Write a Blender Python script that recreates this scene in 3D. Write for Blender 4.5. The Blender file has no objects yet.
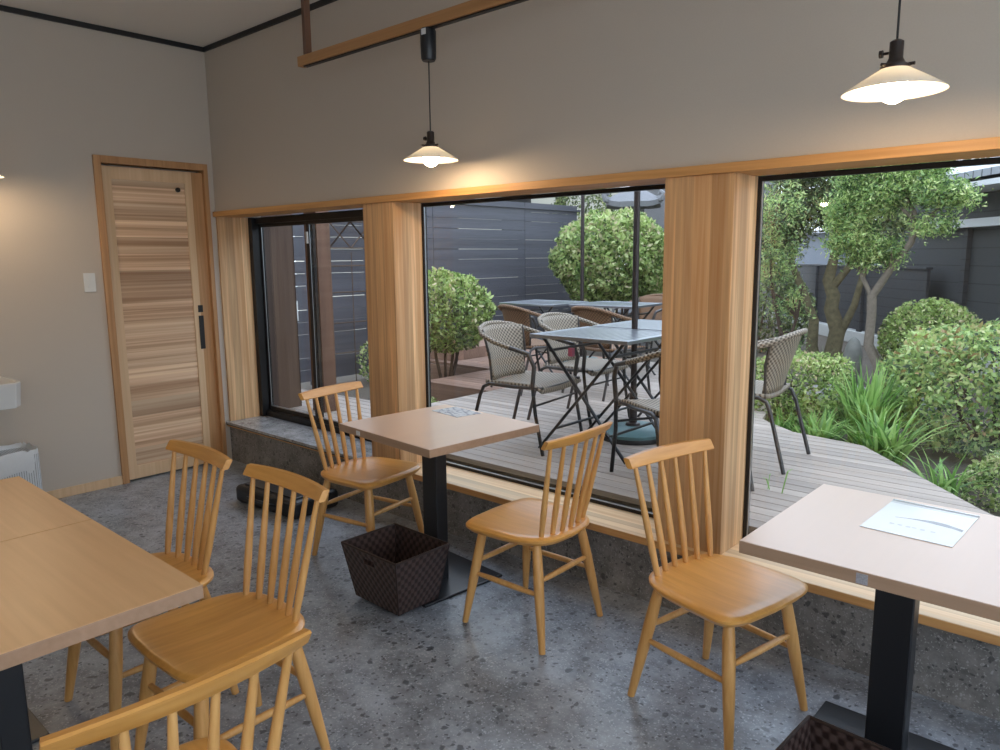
import bpy, bmesh, math, random
import numpy as np
from mathutils import Vector, Matrix
random.seed(7)
PI = math.pi
S = bpy.context.scene
C = S.collection

# ------------------------------------------------------------------ materials
def new_mat(name):
    m = bpy.data.materials.new(name); m.use_nodes = True
    nt = m.node_tree; nt.nodes.clear()
    out = nt.nodes.new('ShaderNodeOutputMaterial')
    return m, nt, out
def N(nt, t, **k):
    n = nt.nodes.new(t)
    for a, v in k.items():
        if a.startswith('i_'):
            n.inputs[a[2:].replace('_', ' ')].default_value = v
        else: setattr(n, a, v)
    return n
def L(nt, a, b): nt.links.new(a, b)
def c4(c): return (c[0], c[1], c[2], 1)
def plain(name, col, rough=.5, metal=0., spec=.5, bump=0., bscale=60., var=0.):
    m, nt, out = new_mat(name)
    p = N(nt, 'ShaderNodeBsdfPrincipled'); L(nt, p.outputs[0], out.inputs[0])
    p.inputs['Base Color'].default_value = c4(col); p.inputs['Roughness'].default_value = rough
    p.inputs['Metallic'].default_value = metal; p.inputs['Specular IOR Level'].default_value = spec
    tc = N(nt, 'ShaderNodeTexCoord'); no = N(nt, 'ShaderNodeTexNoise')
    no.inputs['Scale'].default_value = bscale; no.inputs['Detail'].default_value = 4
    L(nt, tc.outputs['Object'], no.inputs['Vector'])
    if var:
        mx = N(nt, 'ShaderNodeMix', data_type='RGBA'); mx.inputs[6].default_value = c4([x*(1-var) for x in col]); mx.inputs[7].default_value = c4([min(1, x*(1+var)) for x in col])
        L(nt, no.outputs['Fac'], mx.inputs[0]); L(nt, mx.outputs[2], p.inputs['Base Color'])
    if bump:
        b = N(nt, 'ShaderNodeBump'); b.inputs['Strength'].default_value = bump; b.inputs['Distance'].default_value = .002
        L(nt, no.outputs['Fac'], b.inputs['Height']); L(nt, b.outputs[0], p.inputs['Normal'])
    return m
def wood(name, c1, c2, axis='Z', coarse=9., fine=55., rough=.45, stretch=.05, contrast=1., c3=None, plank=None, coat=0.):
    """grain runs along axis; coarse = broad stripes per metre, fine = fine grain; plank = (axis across boards, width)"""
    m, nt, out = new_mat(name)
    p = N(nt, 'ShaderNodeBsdfPrincipled'); L(nt, p.outputs[0], out.inputs[0]); p.inputs['Roughness'].default_value = rough
    p.inputs['Coat Weight'].default_value = coat; p.inputs['Coat Roughness'].default_value = .3
    tc = N(nt, 'ShaderNodeTexCoord')
    oi = N(nt, 'ShaderNodeObjectInfo')
    add = N(nt, 'ShaderNodeVectorMath', operation='ADD'); rs = N(nt, 'ShaderNodeVectorMath', operation='SCALE')
    cmb = N(nt, 'ShaderNodeCombineXYZ'); L(nt, oi.outputs['Random'], cmb.inputs[0]); L(nt, oi.outputs['Random'], cmb.inputs[1]); L(nt, oi.outputs['Random'], cmb.inputs[2])
    L(nt, cmb.outputs[0], rs.inputs[0]); rs.inputs['Scale'].default_value = 7.3
    L(nt, tc.outputs['Object'], add.inputs[0]); L(nt, rs.outputs[0], add.inputs[1])
    src = add.outputs[0]
    if plank:
        sx = N(nt, 'ShaderNodeSeparateXYZ'); L(nt, tc.outputs['Object'], sx.inputs[0])
        dv = N(nt, 'ShaderNodeMath', operation='DIVIDE'); L(nt, sx.outputs['XYZ'.index(plank[0])], dv.inputs[0]); dv.inputs[1].default_value = plank[1]
        fl = N(nt, 'ShaderNodeMath', operation='FLOOR'); L(nt, dv.outputs[0], fl.inputs[0])
        wn = N(nt, 'ShaderNodeTexWhiteNoise', noise_dimensions='1D'); L(nt, fl.outputs[0], wn.inputs['W'])
        s2 = N(nt, 'ShaderNodeVectorMath', operation='SCALE'); L(nt, wn.outputs['Color'], s2.inputs[0]); s2.inputs['Scale'].default_value = 9
        a2 = N(nt, 'ShaderNodeVectorMath', operation='ADD'); L(nt, src, a2.inputs[0]); L(nt, s2.outputs[0], a2.inputs[1]); src = a2.outputs[0]
    def tex(sc, det):
        mp = N(nt, 'ShaderNodeMapping')
        v = [sc]*3; v['XYZ'.index(axis)] = sc*stretch
        mp.inputs['Scale'].default_value = v; L(nt, src, mp.inputs[0])
        n = N(nt, 'ShaderNodeTexNoise'); n.inputs['Scale'].default_value = 1; n.inputs['Detail'].default_value = det; n.inputs['Distortion'].default_value = .3
        L(nt, mp.outputs[0], n.inputs['Vector']); return n
    a = tex(coarse, 2); b = tex(fine, 3)
    mixf = N(nt, 'ShaderNodeMath', operation='MULTIPLY_ADD'); mixf.inputs[1].default_value = .45; L(nt, b.outputs['Fac'], mixf.inputs[0])
    s = N(nt, 'ShaderNodeMath', operation='MULTIPLY'); s.inputs[1].default_value = .55; L(nt, a.outputs['Fac'], s.inputs[0]); L(nt, s.outputs[0], mixf.inputs[2])
    cr = N(nt, 'ShaderNodeValToRGB'); w = .16/contrast
    cr.color_ramp.elements[0].position = .5-w; cr.color_ramp.elements[0].color = c4(c2)
    cr.color_ramp.elements[1].position = .5+w; cr.color_ramp.elements[1].color = c4(c1)
    if c3: e = cr.color_ramp.elements.new(.5); e.color = c4(c3)
    L(nt, mixf.outputs[0], cr.inputs[0]); col = cr.outputs[0]
    if plank:
        hs = N(nt, 'ShaderNodeHueSaturation'); mr = N(nt, 'ShaderNodeMapRange'); mr.inputs['To Min'].default_value = .8; mr.inputs['To Max'].default_value = 1.2
        L(nt, wn.outputs['Value'], mr.inputs['Value']); L(nt, mr.outputs[0], hs.inputs['Value']); L(nt, col, hs.inputs['Color']); col = hs.outputs[0]
    L(nt, col, p.inputs['Base Color'])
    bp = N(nt, 'ShaderNodeBump'); bp.inputs['Strength'].default_value = .15; bp.inputs['Distance'].default_value = .001
    L(nt, b.outputs['Fac'], bp.inputs['Height']); L(nt, bp.outputs[0], p.inputs['Normal'])
    return m
def terrazzo(name, base, dark, light, rough=.45, sc=1., bluish=None):
    m, nt, out = new_mat(name)
    p = N(nt, 'ShaderNodeBsdfPrincipled'); L(nt, p.outputs[0], out.inputs[0]); p.inputs['Roughness'].default_value = rough
    tc = N(nt, 'ShaderNodeTexCoord')
    wv = N(nt, 'ShaderNodeTexNoise'); wv.inputs['Scale'].default_value = 30*sc; wv.inputs['Detail'].default_value = 3; L(nt, tc.outputs['Object'], wv.inputs['Vector'])
    ws = N(nt, 'ShaderNodeVectorMath', operation='SCALE'); ws.inputs['Scale'].default_value = .035; L(nt, wv.outputs['Color'], ws.inputs[0])
    wa = N(nt, 'ShaderNodeVectorMath', operation='ADD'); L(nt, tc.outputs['Object'], wa.inputs[0]); L(nt, ws.outputs[0], wa.inputs[1])
    col = None
    cl = N(nt, 'ShaderNodeTexNoise'); cl.inputs['Scale'].default_value = 6*sc; cl.inputs['Detail'].default_value = 8; cl.inputs['Roughness'].default_value = .75
    L(nt, tc.outputs['Object'], cl.inputs['Vector'])
    cr = N(nt, 'ShaderNodeValToRGB'); cr.color_ramp.elements[0].position = .36; cr.color_ramp.elements[1].position = .66
    cr.color_ramp.elements[0].color = c4([x*.55 for x in base]); cr.color_ramp.elements[1].color = c4([x*1.45 for x in base]); L(nt, cl.outputs['Fac'], cr.inputs[0]); col = cr.outputs[0]
    for (s, thr, cc, keep) in ((70, .30, light, .72), (120, .33, light, .6), (28, .34, dark, .80), (60, .34, dark, .72)):
        v = N(nt, 'ShaderNodeTexVoronoi'); v.inputs['Scale'].default_value = s*sc; L(nt, wa.outputs[0], v.inputs['Vector'])
        lt = N(nt, 'ShaderNodeMapRange'); lt.inputs['From Min'].default_value = thr+.08; lt.inputs['From Max'].default_value = thr-.04; L(nt, v.outputs['Distance'], lt.inputs['Value'])
        sp = N(nt, 'ShaderNodeSeparateColor'); L(nt, v.outputs['Color'], sp.inputs[0])
        gt = N(nt, 'ShaderNodeMapRange'); gt.inputs['From Min'].default_value = keep; gt.inputs['From Max'].default_value = keep+.1; L(nt, sp.outputs[0], gt.inputs['Value'])
        ml = N(nt, 'ShaderNodeMath', operation='MULTIPLY'); L(nt, lt.outputs[0], ml.inputs[0]); L(nt, gt.outputs[0], ml.inputs[1])
        m2 = N(nt, 'ShaderNodeMath', operation='MULTIPLY'); L(nt, ml.outputs[0], m2.inputs[0]); m2.inputs[1].default_value = .8
        mx = N(nt, 'ShaderNodeMix', data_type='RGBA'); L(nt, m2.outputs[0], mx.inputs[0]); L(nt, col, mx.inputs[6]); mx.inputs[7].default_value = c4(cc); col = mx.outputs[2]
    L(nt, col, p.inputs['Base Color'])
    bp = N(nt, 'ShaderNodeBump'); bp.inputs['Strength'].default_value = .12; bp.inputs['Distance'].default_value = .001
    L(nt, cl.outputs['Fac'], bp.inputs['Height']); L(nt, bp.outputs[0], p.inputs['Normal'])
    return m
def weave(name, c1, c2, su=70., rough=.6, axes=(0, 2), metal=0.):
    """over/under basket weave: two crossed waves"""
    m, nt, out = new_mat(name)
    p = N(nt, 'ShaderNodeBsdfPrincipled'); L(nt, p.outputs[0], out.inputs[0]); p.inputs['Roughness'].default_value = rough
    uv = N(nt, 'ShaderNodeUVMap'); sx = N(nt, 'ShaderNodeSeparateXYZ'); L(nt, uv.outputs[0], sx.inputs[0])
    def sn(o):
        k = N(nt, 'ShaderNodeMath', operation='MULTIPLY'); L(nt, o, k.inputs[0]); k.inputs[1].default_value = su
        s = N(nt, 'ShaderNodeMath', operation='SINE'); L(nt, k.outputs[0], s.inputs[0]); return s.outputs[0]
    ml = N(nt, 'ShaderNodeMath', operation='MULTIPLY'); L(nt, sn(sx.outputs[0]), ml.inputs[0]); L(nt, sn(sx.outputs[1]), ml.inputs[1])
    mr = N(nt, 'ShaderNodeMapRange'); mr.inputs['From Min'].default_value = -.5; mr.inputs['From Max'].default_value = .5; L(nt, ml.outputs[0], mr.inputs['Value'])
    mx = N(nt, 'ShaderNodeMix', data_type='RGBA'); mx.inputs[6].default_value = c4(c2); mx.inputs[7].default_value = c4(c1); L(nt, mr.outputs[0], mx.inputs[0]); L(nt, mx.outputs[2], p.inputs['Base Color'])
    bp = N(nt, 'ShaderNodeBump'); bp.inputs['Strength'].default_value = .5; bp.inputs['Distance'].default_value = .003
    L(nt, mr.outputs[0], bp.inputs['Height']); L(nt, bp.outputs[0], p.inputs['Normal'])
    return m
def leafmat(name, cols, trans=.25):
    m, nt, out = new_mat(name)
    at = N(nt, 'ShaderNodeAttribute', attribute_name='tint'); cr = N(nt, 'ShaderNodeValToRGB')
    L(nt, at.outputs['Fac'], cr.inputs[0])
    e = cr.color_ramp.elements; e[0].color = c4(cols[0]); e[1].color = c4(cols[-1])
    for i, c in enumerate(cols[1:-1], 1):
        x = e.new(i/(len(cols)-1)); x.color = c4(c)
    d = N(nt, 'ShaderNodeBsdfPrincipled'); d.inputs['Roughness'].default_value = .45; L(nt, cr.outputs[0], d.inputs['Base Color'])
    t = N(nt, 'ShaderNodeBsdfTranslucent'); L(nt, cr.outputs[0], t.inputs[0])
    mx = N(nt, 'ShaderNodeMixShader'); mx.inputs[0].default_value = trans; L(nt, d.outputs[0], mx.inputs[1]); L(nt, t.outputs[0], mx.inputs[2]); L(nt, mx.outputs[0], out.inputs[0])
    return m
def emit(name, col, s):
    m, nt, out = new_mat(name); e = N(nt, 'ShaderNodeEmission'); e.inputs[0].default_value = c4(col); e.inputs[1].default_value = s; L(nt, e.outputs[0], out.inputs[0]); return m
def glassmat(name, tint=(.97, .985, .98)):
    m, nt, out = new_mat(name)
    t = N(nt, 'ShaderNodeBsdfTransparent'); t.inputs[0].default_value = c4(tint)
    g = N(nt, 'ShaderNodeBsdfGlossy'); g.inputs['Roughness'].default_value = 0.01; g.inputs[0].default_value = (1, 1, 1, 1)
    lw = N(nt, 'ShaderNodeLayerWeight'); pw = N(nt, 'ShaderNodeMath', operation='POWER'); pw.inputs[1].default_value = 5; L(nt, lw.outputs['Facing'], pw.inputs[0])
    f = N(nt, 'ShaderNodeMath', operation='MULTIPLY_ADD'); f.inputs[1].default_value = .5; f.inputs[2].default_value = .03; L(nt, pw.outputs[0], f.inputs[0])
    mx = N(nt, 'ShaderNodeMixShader'); L(nt, f.outputs[0], mx.inputs[0]); L(nt, t.outputs[0], mx.inputs[1]); L(nt, g.outputs[0], mx.inputs[2]); L(nt, mx.outputs[0], out.inputs[0])
    return m
def shademat():
    m, nt, out = new_mat('milk_glass')
    p = N(nt, 'ShaderNodeBsdfPrincipled'); p.inputs['Base Color'].default_value = (.9, .89, .86, 1); p.inputs['Roughness'].default_value = .25
    t = N(nt, 'ShaderNodeBsdfTranslucent'); t.inputs[0].default_value = (.8, .79, .75, 1)
    mx = N(nt, 'ShaderNodeMixShader'); mx.inputs[0].default_value = .4; L(nt, p.outputs[0], mx.inputs[1]); L(nt, t.outputs[0], mx.inputs[2]); L(nt, mx.outputs[0], out.inputs[0]); return m
def planks_mat(name, col, h, axis='Z', gapw=.06, rough=.6):
    """painted boards with dark joints every h metres along axis"""
    m, nt, out = new_mat(name)
    p = N(nt, 'ShaderNodeBsdfPrincipled'); L(nt, p.outputs[0], out.inputs[0]); p.inputs['Roughness'].default_value = rough
    tc = N(nt, 'ShaderNodeTexCoord'); sx = N(nt, 'ShaderNodeSeparateXYZ'); L(nt, tc.outputs['Object'], sx.inputs[0])
    dv = N(nt, 'ShaderNodeMath', operation='DIVIDE'); L(nt, sx.outputs['XYZ'.index(axis)], dv.inputs[0]); dv.inputs[1].default_value = h
    fr = N(nt, 'ShaderNodeMath', operation='FRACT'); L(nt, dv.outputs[0], fr.inputs[0])
    gt = N(nt, 'ShaderNodeMath', operation='GREATER_THAN'); L(nt, fr.outputs[0], gt.inputs[0]); gt.inputs[1].default_value = gapw
    mx = N(nt, 'ShaderNodeMix', data_type='RGBA'); mx.inputs[6].default_value = c4([x*.25 for x in col]); mx.inputs[7].default_value = c4(col)
    L(nt, gt.outputs[0], mx.inputs[0]); L(nt, mx.outputs[2], p.inputs['Base Color'])
    return m

M = {}
M['wall'] = plain('wall_paper', (.54, .475, .405), .85, bump=.25, bscale=180, var=.05)
M['ceil'] = plain('ceiling_paper', (.78, .74, .68), .9, bump=.2, bscale=150, var=.04)
M['black_trim'] = plain('black_trim', (.012, .012, .013), .45)
M['floor'] = terrazzo('speckled_floor', (.25, .275, .31), (.05, .055, .066), (.44, .48, .54), .28)
M['stone'] = terrazzo('speckled_stone', (.21, .20, .19), (.05, .05, .05), (.38, .37, .36), .5, 1.1)
M['slab'] = terrazzo('polished_slab', (.34, .345, .35), (.12, .12, .13), (.50, .50, .51), .22, 1.1)
M['chair'] = wood('honey_oak', (.78, .40, .105), (.58, .26, .05), 'Y', 9, 60, .33, .07, coat=.4)
M['chair_leg'] = wood('honey_oak_turned', (.72, .40, .14), (.56, .28, .08), 'Z', 14, 90, .36, .05)
M['rail'] = wood('honey_oak_rail', (.74, .38, .105), (.56, .25, .05), 'X', 10, 70, .33, .07)
M['top'] = wood('pale_laminate', (.72, .53, .41), (.68, .50, .39), 'Y', 7, 50, .30, .06, .7, coat=.7)
M['top_left'] = wood('ash_laminate', (.82, .52, .27), (.70, .42, .20), 'X', 6, 45, .38, .05, 1.)
M['edge'] = wood('laminate_edge', (.46, .30, .20), (.38, .24, .15), 'X', 7, 60, .5, .05)
M['cedar_v'] = wood('cedar_boards_upright', (.80, .47, .22), (.46, .22, .08), 'Z', 14, 70, .5, .03, 1.0, (.56, .33, .16), plank=('X', .075))
M['cedar_y'] = wood('cedar_reveal_upright', (.84, .56, .30), (.52, .28, .12), 'Z', 14, 70, .5, .03, 1.0, (.58, .36, .19), plank=('Y', .06))
M['cedar_x'] = wood('cedar_boards_level', (.86, .66, .42), (.62, .41, .22), 'X', 12, 60, .45, .02, 1.0, (.76, .55, .33), plank=('Y', .045))
M['cedar_edge'] = wood('cedar_edge', (.70, .38, .14), (.48, .23, .075), 'X', 14, 70, .5, .03)
M['door'] = wood('door_lamella', (.78, .58, .39), (.40, .23, .13), 'Y', 16, 60, .5, .01, 1.25, (.62, .41, .26), plank=('Z', .11))
M['door_stile'] = wood('door_stile', (.74, .53, .33), (.62, .41, .23), 'Z', 14, 60, .5, .02)
M['door_frame'] = wood('door_casing', (.56, .31, .14), (.38, .19, .08), 'Z', 18, 80, .5, .03)
M['hang_rail'] = wood('hanging_rail_wood', (.50, .27, .11), (.36, .17, .06), 'X', 14, 70, .45, .03)
M['dark_wood'] = wood('dark_stained_post', (.20, .10, .06), (.11, .055, .035), 'Z', 14, 70, .5, .04)
M['clad'] = wood('brown_cladding', (.16, .105, .08), (.09, .055, .042), 'Z', 8, 60, .55, .03, plank=('Y', .09))
M['deck'] = wood('weathered_deck', (.46, .385, .33), (.32, .26, .215), 'X', 12, 90, .6, .02, 1.0, (.39, .325, .28), plank=('Y', .09))
M['deck_red'] = wood('reddish_deck', (.36, .22, .16), (.24, .14, .10), 'X', 12, 90, .6, .02, 1.0, plank=('Y', .09))
M['alu_black'] = plain('black_aluminium', (.010, .010, .011), .35, spec=.4)
M['alu'] = plain('bare_aluminium', (.6, .62, .64), .3, metal=.9)
M['glass'] = glassmat('window_glass')
M['post'] = plain('black_powder_coat', (.012, .013, .016), .38, spec=.5)
M['plate'] = plain('black_base_plate', (.014, .015, .018), .28, spec=.6)
M['basket'] = weave('brown_strap_weave', (.085, .055, .048), (.02, .010, .009), 150., .35)
M['basket_in'] = plain('brown_basket_edge', (.03, .017, .014), .4)
M['bakelite'] = plain('dark_bakelite', (.02, .012, .01), .3)
M['white_plastic'] = plain('white_plastic', (.72, .72, .70), .35)
M['label'] = plain('white_label', (.7, .7, .7), .5)
M['ceramic'] = plain('white_ceramic', (.72, .73, .73), .12, spec=.6)
M['bag'] = plain('thin_white_plastic_film', (.7, .72, .74), .3, bump=1., bscale=60)
M['bin'] = planks_mat('ribbed_white_bin', (.66, .69, .72), .012, 'Y', .2, .4)
M['shade'] = shademat()
M['bulb'] = emit('lit_bulb', (1, .73, .45), 135)
M['paper'] = None
M['tube'] = plain('grey_bronze_tube', (.075, .07, .07), .32, metal=.6)
M['tube_black'] = plain('black_steel_tube', (.015, .015, .017), .35, metal=.3)
M['wicker'] = weave('grey_brown_wicker', (.42, .35, .27), (.09, .07, .05), 230., .6)
M['wicker_brown'] = weave('brown_wicker', (.28, .15, .075), (.08, .04, .02), 230., .6)
M['slat'] = plain('dark_grey_slats', (.32, .34, .38), .30, metal=.8, var=.1)
M['teal'] = plain('teal_plastic', (.10, .20, .21), .45, var=.15, bscale=9)
M['pole'] = plain('dark_umbrella_pole', (.045, .035, .036), .35, metal=.4)
M['fence'] = wood('charcoal_boards', (.10, .102, .125), (.055, .056, .07), 'Y', 8, 60, .5, .03, .8)
M['fence2'] = planks_mat('far_charcoal_boards', (.040, .042, .048), .14, 'Z', .07)
M['soil'] = plain('soil', (.11, .09, .07), .95, bump=1., bscale=30, var=.5)
M['kerb'] = plain('concrete_kerb', (.55, .55, .53), .8, var=.15)
M['rock'] = plain('garden_rock', (.22, .22, .20), .9, bump=1., bscale=14, var=.35)
M['lantern'] = plain('granite', (.21, .21, .22), .85, bump=1., bscale=60, var=.25)
M['bark'] = plain('grey_bark', (.20, .165, .13), .9, bump=1., bscale=40, var=.4)
M['bark_dark'] = plain('dark_mossy_bark', (.15, .125, .07), .95, bump=1., bscale=22, var=.75)
M['stem'] = plain('dark_stem', (.09, .06, .045), .9, var=.3)
M['cream'] = plain('cream_render', (.55, .52, .43), .8, var=.05)
M['house'] = planks_mat('dark_house_boards', (.045, .05, .055), .22, 'Z', .05)
M['fascia'] = plain('white_fascia', (.75, .76, .78), .5)
M['tiles'] = planks_mat('grey_roof_tiles', (.36, .38, .42), .16, 'X', .12, .3)
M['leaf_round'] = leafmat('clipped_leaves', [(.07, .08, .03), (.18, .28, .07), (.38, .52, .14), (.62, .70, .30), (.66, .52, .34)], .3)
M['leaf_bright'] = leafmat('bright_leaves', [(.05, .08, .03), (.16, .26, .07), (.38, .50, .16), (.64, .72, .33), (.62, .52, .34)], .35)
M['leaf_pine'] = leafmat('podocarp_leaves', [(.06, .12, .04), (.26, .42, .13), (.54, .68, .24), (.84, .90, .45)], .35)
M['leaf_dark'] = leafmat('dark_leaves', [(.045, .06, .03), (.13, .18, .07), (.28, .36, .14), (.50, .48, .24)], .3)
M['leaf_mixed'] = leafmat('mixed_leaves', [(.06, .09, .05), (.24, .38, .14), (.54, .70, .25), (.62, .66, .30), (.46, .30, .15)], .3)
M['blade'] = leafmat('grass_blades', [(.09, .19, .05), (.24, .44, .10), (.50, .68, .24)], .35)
def paper_mat(name, spots):
    m, nt, out = new_mat(name)
    p = N(nt, 'ShaderNodeBsdfPrincipled'); L(nt, p.outputs[0], out.inputs[0]); p.inputs['Roughness'].default_value = .12; p.inputs['Specular IOR Level'].default_value = .6
    tc = N(nt, 'ShaderNodeTexCoord'); mp = N(nt, 'ShaderNodeMapping'); mp.inputs['Scale'].default_value = spots; L(nt, tc.outputs['Object'], mp.inputs[0])
    n = N(nt, 'ShaderNodeTexNoise'); n.inputs['Scale'].default_value = 1; n.inputs['Detail'].default_value = 3; L(nt, mp.outputs[0], n.inputs['Vector'])
    cr = N(nt, 'ShaderNodeValToRGB'); e = cr.color_ramp.elements
    e[0].position = .40; e[0].color = (.30, .33, .40, 1); e[1].position = .50; e[1].color = (.72, .76, .80, 1)
    L(nt, n.outputs['Fac'], cr.inputs[0]); L(nt, cr.outputs[0], p.inputs['Base Color']); return m
M['paper'] = plain('laminated_sheet', (.74, .80, .84), .1, spec=.6)
M['ink'] = plain('printed_grey_drawing', (.20, .22, .27), .12, spec=.6, var=.5, bscale=40)
M['ink_soft'] = plain('faint_grey_print', (.55, .60, .66), .12, spec=.6)
M['pic'] = paper_mat('printed_picture_sheet', (25, 60, 1))

# ------------------------------------------------------------------ mesh helpers
class MB:
    def __init__(s): s.v = []; s.f = []; s.uv = []; s.mi = []; s.m = 0
    def add(s, vs, fs, uvs=None):
        b = len(s.v); s.v += [tuple(v) for v in vs]
        for i, f in enumerate(fs):
            s.f.append([b+j for j in f]); s.mi.append(s.m)
            s.uv.append(uvs[i] if uvs else [(vs[j][0]+vs[j][1]*.37, vs[j][2]+vs[j][1]*.5) for j in f])
        return s
    def box(s, x0, x1, y0, y1, z0, z1, mat=None):
        vs = [(x, y, z) for z in (z0, z1) for y in (y0, y1) for x in (x0, x1)]
        if mat is not None: vs = [tuple(mat @ Vector(v)) for v in vs]
        return s.add(vs, [(0, 2, 3, 1), (4, 5, 7, 6), (0, 1, 5, 4), (2, 6, 7, 3), (0, 4, 6, 2), (1, 3, 7, 5)])
    def tube(s, pts, rad, n=10, cap=True, flat=1.):
        pts = [Vector(p) for p in pts]; k = len(pts)
        if not hasattr(rad, '__len__'): rad = [rad]*k
        vs = []; up = None; dist = [0]
        for i in range(k):
            d = (pts[min(i+1, k-1)]-pts[max(i-1, 0)]).normalized()
            if up is None:
                a = Vector((0, 0, 1)) if abs(d.z) < .9 else Vector((1, 0, 0)); up = (a-d*a.dot(d)).normalized()
            else: up = (up-d*up.dot(d)).normalized()
            r = d.cross(up)
            if i: dist.append(dist[-1]+(pts[i]-pts[i-1]).length)
            for j in range(n):
                t = 2*PI*j/n; vs.append(pts[i]+(up*math.cos(t)*flat+r*math.sin(t))*rad[i])
        fs = []; uvs = []
        for i in range(k-1):
            for j in range(n):
                fs.append((i*n+j, i*n+(j+1) % n, (i+1)*n+(j+1) % n, (i+1)*n+j))
                uvs.append([(dist[i], j*.01), (dist[i], (j+1)*.01), (dist[i+1], (j+1)*.01), (dist[i+1], j*.01)])
        if cap: fs += [tuple(range(n-1, -1, -1)), tuple((k-1)*n+j for j in range(n))]; uvs += [[(0, 0)]*n]*2
        return s.add(vs, fs, uvs)
    def lathe(s, prof, c=(0, 0, 0), n=32, close=False):
        vs = []
        for (r, z) in prof:
            for j in range(n): t = 2*PI*j/n; vs.append((c[0]+r*math.cos(t), c[1]+r*math.sin(t), c[2]+z))
        fs = []
        for i in range(len(prof)-1 + (1 if close else 0)):
            a = i*n; b = ((i+1) % len(prof))*n
            for j in range(n): fs.append((a+j, a+(j+1) % n, b+(j+1) % n, b+j))
        if not close:
            if prof[0][0] > 1e-6: fs.append(tuple(range(n-1, -1, -1)))
            if prof[-1][0] > 1e-6: fs.append(tuple((len(prof)-1)*n+j for j in range(n)))
        return s.add(vs, fs)
    def prism(s, poly, z0, z1):
        n = len(poly); vs = [(p[0], p[1], z0) for p in poly]+[(p[0], p[1], z1) for p in poly]
        fs = [tuple(range(n-1, -1, -1)), tuple(range(n, 2*n))]+[(i, (i+1) % n, n+(i+1) % n, n+i) for i in range(n)]
        return s.add(vs, fs)
    def build(s, name, mats, parent=None, smooth=False, bevel=0, seg=2, loc=None):
        me = bpy.data.meshes.new(name); me.from_pydata(s.v, [], s.f)
        ul = me.uv_layers.new(name='UVMap'); k = 0
        flat = [c for f in s.uv for uv in f for c in uv]; ul.data.foreach_set('uv', flat)
        if not isinstance(mats, (list, tuple)): mats = [mats]
        for m in mats: me.materials.append(m)
        me.polygons.foreach_set('material_index', s.mi)
        bm = bmesh.new(); bm.from_mesh(me); bmesh.ops.recalc_face_normals(bm, faces=bm.faces); bm.to_mesh(me); bm.free()
        if smooth:
            me.polygons.foreach_set('use_smooth', [True]*len(me.polygons))
            try: me.set_sharp_from_angle(angle=math.radians(40))
            except Exception: pass
        o = bpy.data.objects.new(name, me); C.objects.link(o)
        if loc: o.location = loc
        if parent: o.parent = parent
        if bevel:
            b = o.modifiers.new('bevel', 'BEVEL'); b.width = bevel; b.segments = seg; b.limit_method = 'ANGLE'; b.angle_limit = math.radians(35)
        return o
def tag(o, label=None, cat=None, group=None, kind=None):
    if label: o['label'] = label
    if cat: o['category'] = cat
    if group: o['group'] = group
    if kind: o['kind'] = kind
    return o
def thing(name, label, cat, loc=(0, 0, 0), rot=0, group=None):
    o = bpy.data.objects.new(name, None); C.objects.link(o); o.location = loc; o.rotation_euler = (0, 0, rot)
    o.empty_display_size = .1
    return tag(o, label, cat, group)
def struct(mb, name, mats, label=None, **k):
    o = mb.build(name, mats, **k); o['kind'] = 'structure'; o['label'] = label or name.replace('_', ' '); o['category'] = name.split('_')[0]; return o
def sthing(name, label, cat):
    o = thing(name, label, cat); o['kind'] = 'structure'; return o
def dup(o, parent=None):
    c = o.copy(); C.objects.link(c)
    if parent: c.parent = parent
    for ch in list(o.children): dup(ch, c)
    return c
def place(proto, used, loc, rot, label, group):
    o = proto if not used else dup(proto)
    o.location = loc; o.rotation_euler = (0, 0, rot); tag(o, label, None, group); return o
def leaves(name, pts, size, mat, parent, tints, normals=None, aspect=.5, flat=.0, seed=1, clump=None):
    """one mesh of separate little leaf blades at pts (n x 3)"""
    rg = np.random.default_rng(seed); n = len(pts)
    a = rg.normal(size=(n, 3)); 
    if normals is not None: a = a*(1-flat)+np.cross(normals, rg.normal(size=(n, 3)))*flat
    a /= np.linalg.norm(a, axis=1)[:, None]
    b = rg.normal(size=(n, 3)); b -= a*np.sum(a*b, 1)[:, None]; b /= np.linalg.norm(b, axis=1)[:, None]
    c = np.cross(a, b)
    s = (size*rg.uniform(.6, 1.3, n))[:, None]
    p0 = pts-a*s*.5; p2 = pts+a*s*.5; p1 = pts+b*s*aspect*.5+c*s*.08; p3 = pts-b*s*aspect*.5+c*s*.08
    v = np.stack([p0, p1, p2, p3], 1).reshape(-1, 3)
    me = bpy.data.meshes.new(name); me.vertices.add(4*n); me.vertices.foreach_set('co', v.ravel())
    me.loops.add(4*n); me.loops.foreach_set('vertex_index', np.arange(4*n, dtype=np.int32))
    me.polygons.add(n); me.polygons.foreach_set('loop_start', np.arange(0, 4*n, 4, dtype=np.int32)); me.polygons.foreach_set('loop_total', np.full(n, 4, dtype=np.int32))
    me.update(); me.validate()
    at = me.attributes.new('tint', 'FLOAT', 'POINT'); at.data.foreach_set('value', np.repeat(np.clip(tints, 0, 1), 4).astype(np.float32))
    me.materials.append(mat)
    o = bpy.data.objects.new(name, me); C.objects.link(o); o.parent = parent
    return o
def lump(p, seed=0, amp=1., f=3.):
    """cheap smooth pseudo-noise of direction/position"""
    rg = np.random.default_rng(seed); r = np.zeros(len(p))
    for i in range(7):
        w = rg.normal(size=3)*f*(1+.35*i); r += np.sin(p@w+rg.uniform(0, 6.3))/(1+.35*i)
    return r*amp/3.

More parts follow.
